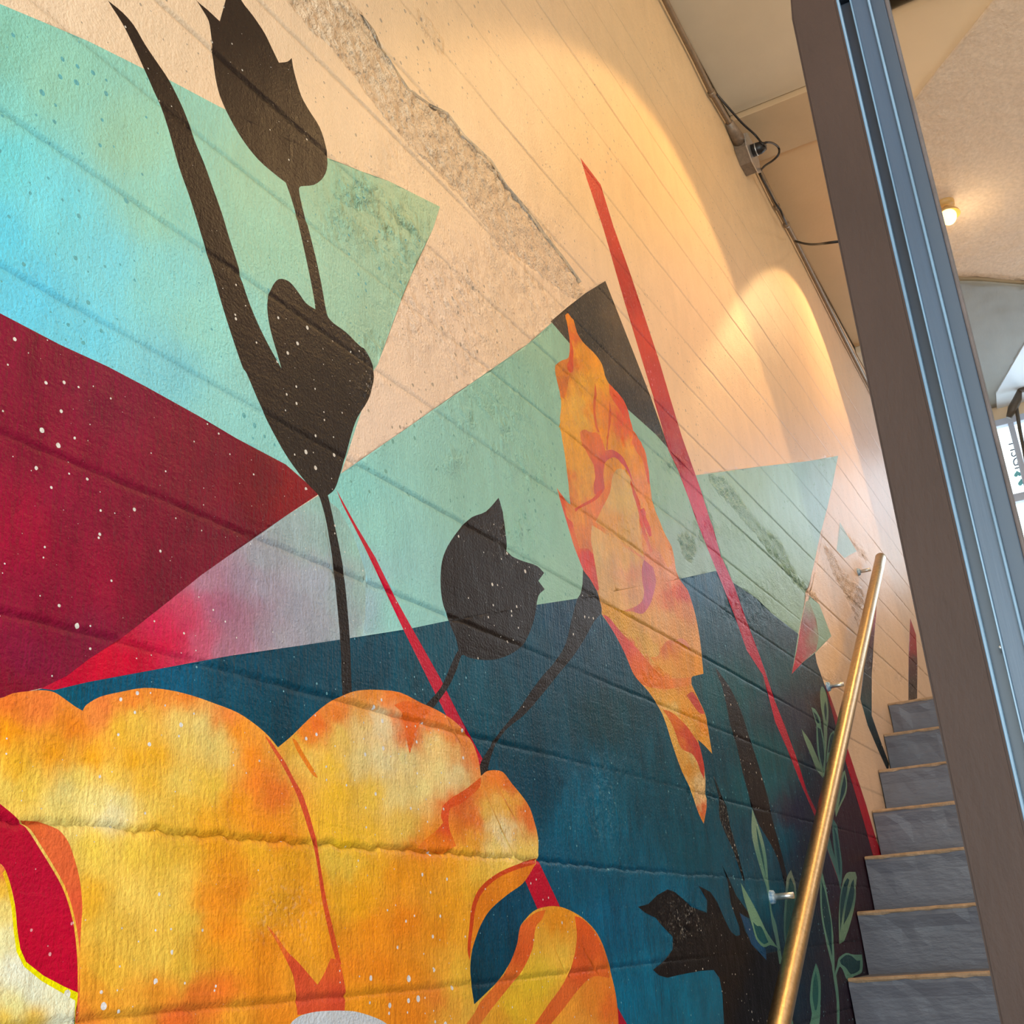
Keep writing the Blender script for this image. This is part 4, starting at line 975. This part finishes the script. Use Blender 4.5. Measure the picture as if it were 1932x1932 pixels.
# ================================================================== STAIRS
NX = [3.785 + 0.2825 * k for k in range(-8, 7)]
NZ = [EYE - 0.136 + 0.1878 * k for k in range(-8, 7)]
NX[8:] = [3.785, 4.07, 4.345, 4.643, 4.93, 5.21, 5.475]
NZ[8:] = [EYE + v for v in (-0.136, 0.059, 0.249, 0.436, 0.622, 0.81, 0.99)]
SY0, SY1 = -0.25, YW - 0.004
stairs = empty('staircase', (NX[0], 0.3, 0), 'grey blue painted concrete staircase climbing along the mural wall', 'staircase')
for k in range(len(NX)):
    z1 = NZ[k]; z0 = NZ[k - 1] if k else 0.0
    if z1 < 0.05: continue
    last = k == len(NX) - 1
    x0 = NX[k]; x1 = X_END - 0.004 if last else NX[k + 1] + 0.04
    # body with a riser that leans back under the nosing, subdivided and slightly uneven
    bm = bmesh.new()
    ny = 26
    prof = [(x0 + 0.020, z0 - 0.02), (x0 + 0.016, z0 + 0.05), (x0 + 0.010, z1 - 0.06), (x0 + 0.002, z1 - 0.022), (x0 + 0.003, z1 - 0.006), (x0 + 0.010, z1 - 0.001), (x0 + 0.05, z1), (x1, z1), (x1, z0 - 0.02)]
    rows = []
    for j in range(ny + 1):
        y = SY0 + (SY1 - SY0) * j / ny
        row = []
        for q, (x, z) in enumerate(prof):
            jx = (random.random() - 0.5) * 0.004 if 1 < q < 6 else 0
            jzz = (random.random() - 0.5) * 0.003 if 2 < q < 7 else 0
            row.append(bm.verts.new((x + jx, y, z + jzz)))
        rows.append(row)
    for A, B in zip(rows, rows[1:]):
        for q in range(len(prof) - 1):
            bm.faces.new((A[q], A[q + 1], B[q + 1], B[q]))
        bm.faces.new((A[-1], A[0], B[0], B[-1]))
    bm.faces.new(rows[0]); bm.faces.new(rows[-1][::-1])
    bmesh.ops.recalc_face_normals(bm, faces=bm.faces)
    st = obj('landing' if last else 'step', bm, M_step, stairs, False)
    # worn tan nosing strip
    bm = bmesh.new()
    for A in (0,):
        pr = [(x0 - 0.0005, z1 - 0.010), (x0 - 0.002, z1 - 0.005), (x0 + 0.001, z1 + 0.0015), (x0 + 0.012, z1 + 0.0035), (x0 + 0.034, z1 + 0.0025), (x0 + 0.034, z1 - 0.006), (x0 + 0.010, z1 - 0.010)]
        rr = []
        for j in range(41):
            y = SY0 + (SY1 - SY0) * j / 40
            u = [(random.random() - 0.5) * 0.006 for _ in range(2)]
            rr.append([bm.verts.new((x + (random.random() - 0.5) * 0.002, y, z + (u[0] if q == 0 else 0) + (random.random() - 0.5) * 0.0012)) for q, (x, z) in enumerate(pr)])
        for A_, B_ in zip(rr, rr[1:]):
            for q in range(len(pr)):
                bm.faces.new((A_[q], A_[(q + 1) % len(pr)], B_[(q + 1) % len(pr)], B_[q]))
        bm.faces.new(rr[0]); bm.faces.new(rr[-1][::-1])
    bmesh.ops.recalc_face_normals(bm, faces=bm.faces)
    n_ = obj('worn_edge', bm, M_nose, st)
    if k == 8: n_['label'] = 'tan worn edge of the step'

# ================================================================== HANDRAIL
rail = empty('handrail', (1.6, 0.825, 0.0), 'round brass coloured handrail on wall brackets beside the stairs', 'handrail')
RY = 0.825
def rz(x): return EYE - 0.179 + (x - 2.764) * (1.613 + 0.179) / (5.44 - 2.764)
xe = 5.655
pts = [(1.45, RY, rz(1.45) - 0.0)] + [(x, RY, rz(x)) for x in np.linspace(1.6, xe, 24)]
bm = bmesh.new(); tube(bm, pts, 0.0265, 28)
o = obj('rail_tube', bm, M_brass, rail, True)
bm = bmesh.new()
tube(bm, [(xe - 0.002, RY, rz(xe) - 0.0014), (xe + 0.006, RY, rz(xe) + 0.004)], [0.0275, 0.022], 28); obj('end_cap', bm, M_brass, rail, True)
for bx, bz in ((0.85 + 1.12, None), (3.09, 0.104), (4.23, 0.866), (5.355, 1.621)):
    zc = rz(bx) - 0.012 if bz is None else EYE + bz - 0.004
    if bz is None: zc = rz(bx)
    bm = bmesh.new()
    tube(bm, [(bx, YW + 0.004, zc), (bx, YW - 0.04, zc), (bx, RY + 0.012, zc)], 0.0085, 14)
    b_ = obj('wall_bracket', bm, M_zinc, rail, True)
    bm = bmesh.new(); tube(bm, [(bx, YW + 0.004, zc), (bx, YW - 0.010, zc), (bx, YW - 0.013, zc)], [0.019, 0.017, 0.012], 16)
    obj('mounting_collar', bm, plain('blue_white_paint_splash', lin('C8D8E0'), 0.5, nscale=90, amt=0.0, colr2=lin('1E6C9C')), b_, True)

# ================================================================== CONDUIT, JUNCTION BOX, CABLES
def cw(px, py, Y): 
    x, z = onwall(px, py, Y)
    return Vector((x, Y, EYE + z))
YC = YW - 0.022
cpts = [Vector((x, YC, EYE + 3.525)) for x in (0.0, 1.5, 3.0)] + [cw(*p, YC) for p in ((1262, 14), (1310, 108), (1341, 172), (1366, 215), (1385, 247), (1400, 268))]
cond = empty('conduit', (3.4, YC, EYE + 3.5), 'steel electrical conduit along the top of the mural wall', 'conduit')
bm = bmesh.new(); tube(bm, cpts, 0.0125, 14); obj('conduit_pipe', bm, M_conduit, cond, True)
cp2 = [cw(*p, YC) for p in ((1428, 312), (1460, 378), (1500, 452), (1545, 542), (1590, 632), (1628, 706))]
x2, z2 = cp2[-1].x, cp2[-1].z
cp2 += [Vector((8.2, YC, z2 - 0.03))]
bm = bmesh.new(); tube(bm, cp2, 0.0125, 14); obj('conduit_pipe', bm, M_conduit, cond, True)
for p in ((1343, 176), (1466, 390), (1484, 424), (1389, 250)):
    c = cw(*p, YC); bm = bmesh.new(); tube(bm, [c - Vector((0.012, 0, 0)), c + Vector((0.012, 0, 0))], 0.0165, 14); obj('coupling', bm, M_conduit, cond, True)
jb = empty('junction_box', (4.45, YW, EYE + 3.45), 'octagonal steel junction box with a black plug on the conduit', 'junction box')
# octagon body between wall and room
c0 = cw(1409, 293, YW - 0.03)
cx_, cz_ = c0.x, c0.z
bm = bmesh.new()
prof = []
for k in range(8):
    a = math.pi / 8 + k * math.pi / 4
    prof.append((cx_ + 0.115 * math.cos(a), cz_ + 0.085 * math.sin(a)))
a1 = [bm.verts.new((x, YW - 0.001, z)) for x, z in prof]
b1 = [bm.verts.new((cx_ + (x - cx_), YW - 0.055, cz_ + (z - cz_))) for x, z in prof]
bm.faces.new(a1); bm.faces.new(b1[::-1])
for i in range(8): bm.faces.new((a1[i], b1[i], b1[(i + 1) % 8], a1[(i + 1) % 8]))
bmesh.ops.recalc_face_normals(bm, faces=bm.faces)
body = obj('box_body', bm, M_box, jb)
bm = bmesh.new()
a1 = [bm.verts.new((cx_ + (x - cx_) * 1.07, YW - 0.055, cz_ + (z - cz_) * 1.07)) for x, z in prof]
b1 = [bm.verts.new((cx_ + (x - cx_) * 1.07, YW - 0.060, cz_ + (z - cz_) * 1.07)) for x, z in prof]
bm.faces.new(a1); bm.faces.new(b1[::-1])
for i in range(8): bm.faces.new((a1[i], b1[i], b1[(i + 1) % 8], a1[(i + 1) % 8]))
bmesh.ops.recalc_face_normals(bm, faces=bm.faces)
obj('cover_plate', bm, M_zinc, jb)
bm = bmesh.new(); tube(bm, [(cx_ - 0.22, YC, cz_ + 0.035), (cx_ - 0.15, YC - 0.003, cz_ + 0.02), (cx_ - 0.09, YC - 0.005, cz_ + 0.012)], [0.019, 0.027, 0.034], 12); obj('conduit_connector', bm, M_box, jb, True)
plug = empty('black_plug', (cx_, YW - 0.06, cz_), 'black plug and socket hanging on the junction box', 'plug')
bm = bmesh.new(); tube(bm, [(cx_ - 0.01, YW - 0.061, cz_ + 0.005), (cx_ - 0.01, YW - 0.100, cz_ + 0.005), (cx_ - 0.01, YW - 0.125, cz_ + 0.005)], [0.030, 0.028, 0.018], 16); obj('plug_body', bm, M_black, plug, True)
bm = bmesh.new(); tube(bm, [(cx_ - 0.01, YW - 0.078, cz_ + 0.005), (cx_ - 0.01, YW - 0.082, cz_ + 0.005)], 0.0315, 16); obj('plug_ring', bm, M_zinc, plug, True)


def curve_pts(P_, n=10):
    P_ = [np.array(p, float) for p in P_]
    out = []
    for i in range(len(P_) - 1):
        p0, p1, p2, p3 = P_[max(i - 1, 0)], P_[i], P_[i + 1], P_[min(i + 2, len(P_) - 1)]
        for k in range(n):
            t = k / n
            out.append(0.5 * ((2 * p1) + (-p0 + p2) * t + (2 * p0 - 5 * p1 + 4 * p2 - p3) * t * t + (-p0 + 3 * p1 - 3 * p2 + p3) * t**3))
    out.append(P_[-1])
    return [Vector(v) for v in out]


pp = (cx_ - 0.01, YW - 0.125, cz_ + 0.005)
cab = [cw(1352, 178, YC - 0.014), cw(1368, 196, YW - 0.035), cw(1400, 232, YW - 0.06), cw(1424, 254, YW - 0.09), cw(1438, 271, YW - 0.115), pp]
bm = bmesh.new(); tube(bm, curve_pts(cab, 6), 0.0052, 10); tag(obj('cable', bm, M_black, None, True), 'black cable slanting from the conduit down to the plug', 'cable')
Yl = YW - 0.185
cab = [pp, cw(1444, 269, Yl), cw(1458, 270, Yl), cw(1469, 279, Yl), cw(1469, 291, Yl), cw(1458, 303, YW - 0.15), cw(1443, 313, YW - 0.09), cw(1434, 324, YC - 0.017), cw(1436, 333, YC - 0.017), cw(1450, 358, YC - 0.018), cw(1463, 383, YC - 0.018), cw(1472, 396, YC - 0.030), cw(1478, 410, YC - 0.03), cw(1484, 423, YC - 0.016)]
bm = bmesh.new(); tube(bm, curve_pts(cab, 6), 0.0050, 10); tag(obj('cable', bm, M_black, None, True), 'black cable looping out of the plug and running down the conduit', 'cable')
lampP = Vector((5.55, 0.14, EYE + 3.50))
s0 = cw(1500, 455, YC - 0.016); s1 = cw(1541, 461, 0.72); s2 = cw(1580, 456, 0.55)
cab = [s0, cw(1520, 460, 0.80), s1, s2, (lampP.x, 0.3, lampP.z - 0.03), (lampP.x, lampP.y + 0.07, lampP.z + 0.0)]
bm = bmesh.new(); tube(bm, curve_pts(cab, 6), 0.0060, 10); tag(obj('cable', bm, M_black, None, True), 'black cable sagging from the conduit towards the frame', 'cable')

# ================================================================== CEILING LAMPS
def lamp(x, y, label, shade_r=0.10):
    t = empty('ceiling_lamp', (x, y, ZCE), label, 'lamp', 'ceiling lamps over the stairs')
    bm = bmesh.new(); tube(bm, [(x, y, ZCE + 0.012), (x, y, ZCE - 0.03)], [0.05, 0.045], 20); obj('canopy', bm, M_brass_lamp, t, True)
    bm = bmesh.new(); tube(bm, [(x, y, ZCE - 0.03), (x, y, ZCE - 0.055)], 0.014, 12); obj('stem', bm, M_brass_lamp, t, True)
    # open shade
    bm = bmesh.new()
    rings = []
    for r, z in ((0.02, -0.05), (0.045, -0.056), (0.058, -0.07), (0.064, -0.085), (0.061, -0.084), (0.055, -0.072), (0.04, -0.06), (0.02, -0.055)):
        rings.append([bm.verts.new((x + r * math.cos(2 * math.pi * k / 24), y + r * math.sin(2 * math.pi * k / 24), ZCE + z)) for k in range(24)])
    for A, B in zip(rings, rings[1:]):
        for k in range(24): bm.faces.new((A[k], A[(k + 1) % 24], B[(k + 1) % 24], B[k]))
    bmesh.ops.recalc_face_normals(bm, faces=bm.faces)
    obj('lamp_shade', bm, M_brass_lamp, t, True)
    bm = bmesh.new(); bmesh.ops.create_uvsphere(bm, u_segments=20, v_segments=12, radius=0.042)
    for v in bm.verts: v.co = Vector((x + v.co.x, y + v.co.y, ZCE - 0.088 + v.co.z * (1.25 if v.co.z < 0 else 0.8)))
    obj('bulb', bm, E_bulb, t, True)
    return t
lamp(5.50, 0.125, 'glowing yellow ceiling lamp seen beside the dark door frame')

# ================================================================== GLASS DOOR standing open near the camera
DX = 0.75
T_ = lambda deg, x=DX: math.tan(math.radians(deg)) * x
door = empty('glass_door', (DX, 0.02, 0.0), 'dark steel framed glass door standing open at the foot of the stairs', 'door')
ztop = EYE + 0.80
def strip(name, d0, d1, x0, x1, z1, mat, z0=0.01, bev=0.0012, zlean=None):
    bm = bmesh.new()
    y1, y0 = T_(d0, x0), T_(d1, x0)
    box(bm, x0, x1, y0, y1, z0, z1, bev)
    return obj(name, bm, mat, door)
# outer stile with a slightly tapered top
bm = bmesh.new()
yl, yr = T_(7.22), T_(4.46)
_d = ray(1503, 30); zt = EYE + _d[2] * DX / _d[0]
prof = [(yr, 0.01), (yl, 0.01), (yl, zt), (yl - 0.0035, zt + 0.035), (yl - 0.010, ztop + 0.03), (yr, ztop + 0.03)]
prism_x(bm, prof, DX, DX + 0.045)
es = [e for e in bm.edges if abs(e.verts[0].co.x - e.verts[1].co.x) < 1e-6]
bmesh.ops.bevel(bm, geom=es, offset=0.0016, segments=2, affect='EDGES')
obj('outer_stile', bm, M_brown, door)
zr = EYE + 0.705
strip('glazing_bead', 4.50, 4.28, DX + 0.002, DX + 0.012, zr, M_bead)
strip('dark_channel', 4.50, 3.62, DX + 0.010, DX + 0.03, zr, M_dark)
strip('inner_stile', 3.66, 2.62, DX + 0.001, DX + 0.035, zr, M_slate)
strip('glazing_bead', 3.72, 3.60, DX - 0.001, DX + 0.01, zr, M_bead)
strip('glazing_bead', 2.74, 2.58, DX - 0.003, DX + 0.012, zr, M_bead)
strip('glass_stop', 2.62, 1.78, DX + 0.005, DX + 0.03, zr, M_slate2)
strip('gasket', 1.80, 1.60, DX + 0.004, DX + 0.028, zr, M_gasket)
bm = bmesh.new(); box(bm, DX + 0.003, DX + 0.04, T_(1.6), T_(4.46), zr + 0.002, ztop + 0.02, 0.0012); box(bm, DX + 0.003, DX + 0.04, -0.70, T_(1.6), zr + 0.060, ztop + 0.02, 0.0012); obj('top_rail', bm, M_dark, door)
bm = bmesh.new(); box(bm, DX + 0.003, DX + 0.04, -0.70, T_(1.6), 0.01, 0.20, 0.0012); obj('bottom_rail', bm, M_slate, door)
bm = bmesh.new(); box(bm, DX, DX + 0.045, -0.78, -0.70, 0.01, ztop + 0.02, 0.0012); obj('hinge_stile', bm, M_brown, door)
bm = bmesh.new(); box(bm, DX + 0.016, DX + 0.022, -0.70, T_(1.62), 0.20, zr + 0.060); obj('glass_pane', bm, M_glass, door)
bm = bmesh.new(); p_ = Vector((DX - 0.002, T_(3.72), EYE)); d_ = ray(1887, 1220); zz = EYE + d_[2] * DX / d_[0]
bmesh.ops.create_uvsphere(bm, u_segments=12, v_segments=8, radius=0.0016)
for v in bm.verts: v.co = Vector((DX + 0.003, d_[1] * DX / d_[0], zz)) + v.co
obj('screw_head', bm, M_zinc, door, True)
